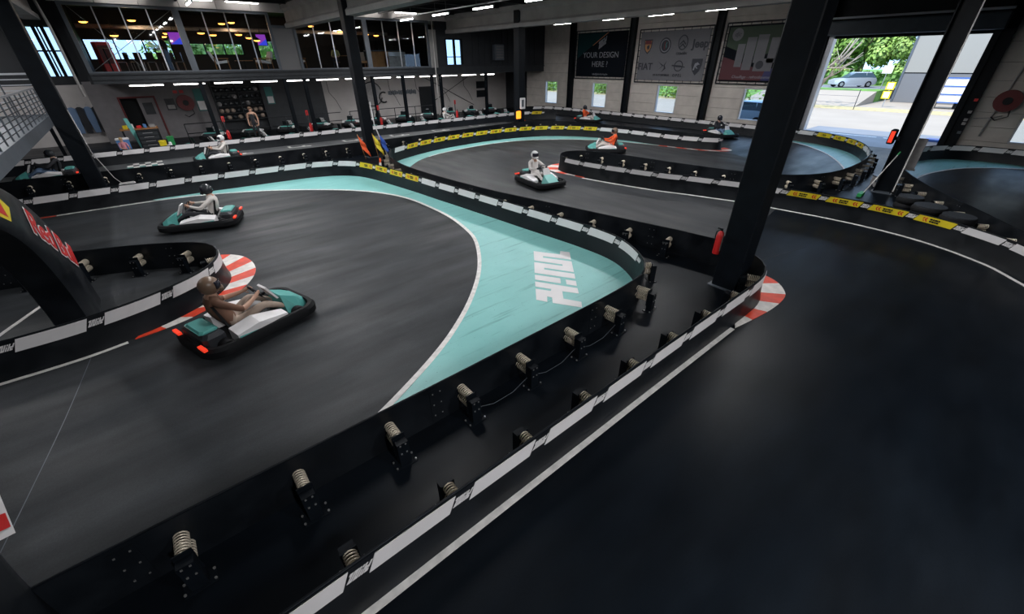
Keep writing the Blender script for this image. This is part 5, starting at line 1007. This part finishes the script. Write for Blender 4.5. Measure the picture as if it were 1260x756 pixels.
for i in range(9):
    x, y = 48.6, 22+i*5.4; t = empty('bush', (x, y, 0), 0, 'loose green bush on the verge outside the windows, %s from the door' % ORD[i], 'bush', 'verge bushes'); rnd = random.Random(50+i); mb = MB()
    for j in range(700):
        p = Vector((rnd.gauss(0, .5), rnd.gauss(0, 1.2), abs(rnd.gauss(.7, .5))+.05)); s = .10; a = Vector((rnd.gauss(0, 1), rnd.gauss(0, 1), rnd.gauss(0, 1))).normalized()*s; b = a.cross(Vector((rnd.random(), rnd.random(), 1))).normalized()*s; mb.add([p-a-b, p+a-b, p+a+b, p-a+b], [(0, 1, 2, 3)])
    stuff(mb.local('foliage', 'leafb' if i % 2 else 'leafa', t)); MB().bar((0, 0, 0), (.1, .1, .9), .03).bar((0, 0, 0), (-.1, .5, .8), .025).bar((0, 0, 0), (0, -.5, .8), .025).local('stems', 'bark', t)
wh = empty('warehouse', (70, -15, 0), 0, 'pale grey warehouse seen through the open door', 'building')
for i in range(16):
    y1 = 9.9-i*3.2; MB().box(58, 58.2, y1-3.19, y1, 2.55, 11).build('upper_cladding', 'cladlight', wh); MB().box(58.02, 58.2, y1-3.18, y1, 0, 2.45).build('plinth_panel', 'cladgrey', wh)
MB().box(58.05, 58.2, -41.5, 9.9, 2.45, 2.55).build('dark_band', 'black', wh); MB().box(58.2, 90, -41.5, 9.85, 0, 11).build('core', 'cladgrey', wh); MB().box(57.95, 58.25, 9.88, 10.05, 0, 11).build('corner_trim', 'greysteel', wh); MB().box(57.95, 58.3, -41.5, 10.05, 11, 11.3).build('roof_edge', 'greysteel', wh)
def car(x, y, z, rz, m, label):
    t = empty('parked_car', (x, y, z), R(rz), label, 'car', 'cars outside')
    sec = [(-2.1, .35, .75, .72), (-1.9, .22, .92, .82), (-1.0, .18, .95, .85), (.6, .18, .93, .85), (1.5, .2, .85, .83), (2.05, .3, .68, .72)]
    MB().loft([[(x_, -w_, z0), (x_, w_, z0), (x_, w_+.02, (z0+z1)/2), (x_, w_-.06, z1), (x_, -w_+.06, z1), (x_, -w_-.02, (z0+z1)/2)] for x_, z0, z1, w_ in sec]).local('body', m, t, 40)
    MB().loft([[(-1.95, -.72, .92), (-1.95, .72, .92), (-1.5, .58, 1.38), (-1.5, -.58, 1.38)], [(.95, -.74, .92), (.95, .74, .92), (.15, .58, 1.42), (.15, -.58, 1.42)]]).local('cabin_glass', 'carglass', t)
    MB().bbox(-1.5, .15, -.6, .6, 1.38, 1.46, .06).local('roof', m, t)
    for a in (-1.3, 1.35):
        for s in (-1, 1):
            f = Matrix.Translation((a, s*.80, .31)) @ Matrix.Rotation(R(90), 4, 'X'); wv = MB(f).lathe([(.18, -.1), (.31, -.09), (.31, .09), (.18, .1)], 16).local('wheel', 'rubber', t, 40); MB(f).cyl((0, 0, -.105), .18, .21, 10).local('hub', 'zinc', wv)
    for s in (-1, 1): MB().bar((-1.0, s*.66, .93), (-.9, s*.60, 1.40), .03).local('pillar', m, t); MB().box(1.9, 2.03, s*.62-.14, s*.62+.14, .55, .68).local('headlamp', 'white', t)
car(62.5, 14.9, .97, 130, 'silver', 'silver hatchback on the road outside the open door'); car(31.2, 12.6, 0, 80, 'carpaint', 'light blue car parked outside the fourth window'); t = empty('blue_crate', (29.5, 2.8, 0), 0, 'blue and white crate standing outside the right of the door', 'crate'); MB().bbox(29.2, 29.8, 2.4, 3.1, -.01, .25, .03).build('crate_body', 'white', t); MB().bbox(29.2, 29.8, 2.4, 3.1, .25, .36, .03).build('crate_lid', 'carblue', t)
t = empty('road_sign', (52, 11.3, 0), 0, 'post with two yellow-edged white road signs outside the door', 'sign'); MB().tube([(51.5, 9.3, 0), (51.5, 9.3, 2.0)], .04, 7).build('pole', 'zinc', t); MB().box(51.4, 51.45, 9.0, 9.6, 1.35, 1.95).build('plate', 'yellow', t); MB().box(51.38, 51.4, 9.1, 9.5, 1.43, 1.87).build('plate_face', 'white', t); MB().box(51.4, 51.45, 9.05, 9.65, .65, 1.25).build('plate', 'yellow', t); MB().box(51.38, 51.4, 9.15, 9.55, .73, 1.17).build('plate_face', 'white', t)
t = empty('road_sign', (60, 13.4, 0), 0, 'white road sign beside the road outside', 'sign'); MB().tube([(59.5, 11.5, .9), (59.5, 11.5, 3.0)], .04, 7).build('pole', 'zinc', t); MB().box(59.4, 59.45, 11.1, 11.9, 2.4, 3.1).build('plate', 'white', t)
t = empty('fence_line', (47.3, 12, 0), 0, 'thin wire fence along the edge of the car park', 'fence')
for i in range(14): MB().tube([(47.2, 10.4+i*3.6, 0), (47.2, 10.4+i*3.6, 1.5)], .03, 6).build('fence_post', 'darkgrey', t)
for z in (.5, 1.0, 1.45): MB().tube([(47.2, 10.4, z), (47.2, 57.2, z)], .012, 4).build('wire', 'greysteel', t)
t = empty('roll_cage_trailer', (53, 5.4, 0), 0, 'white trailer with blue frame before the warehouse', 'trailer'); MB().bbox(52.6, 54, 4.3, 6.6, .5, 2.3, .05).build('trailer_body', 'white', t)
for z in (.5, 1.1, 1.7, 2.3): MB().box(52.55, 52.6, 4.3, 6.6, z-.04, z+.04).build('blue_rail', 'carblue', t)
for y in (4.8, 6.1): MB(Matrix.Translation((53, y, .27)) @ Matrix.Rotation(R(90), 4, 'X')).cyl((0, 0, -.1), .26, .2, 14).build('wheel', 'rubber', t)
t = empty('lounge_stool', (11.08, 30.64, MZ), 0, 'round stool under the seated woman upstairs', 'stool'); MB().cyl((0, 0, .34), .2, .06, 16).local('seat', 'wood', t)
for a in range(4): MB().bar((.17*math.cos(a*1.57+.4), .17*math.sin(a*1.57+.4), 0), (.13*math.cos(a*1.57+.4), .13*math.sin(a*1.57+.4), .35), .014).local('leg', 'black', t)
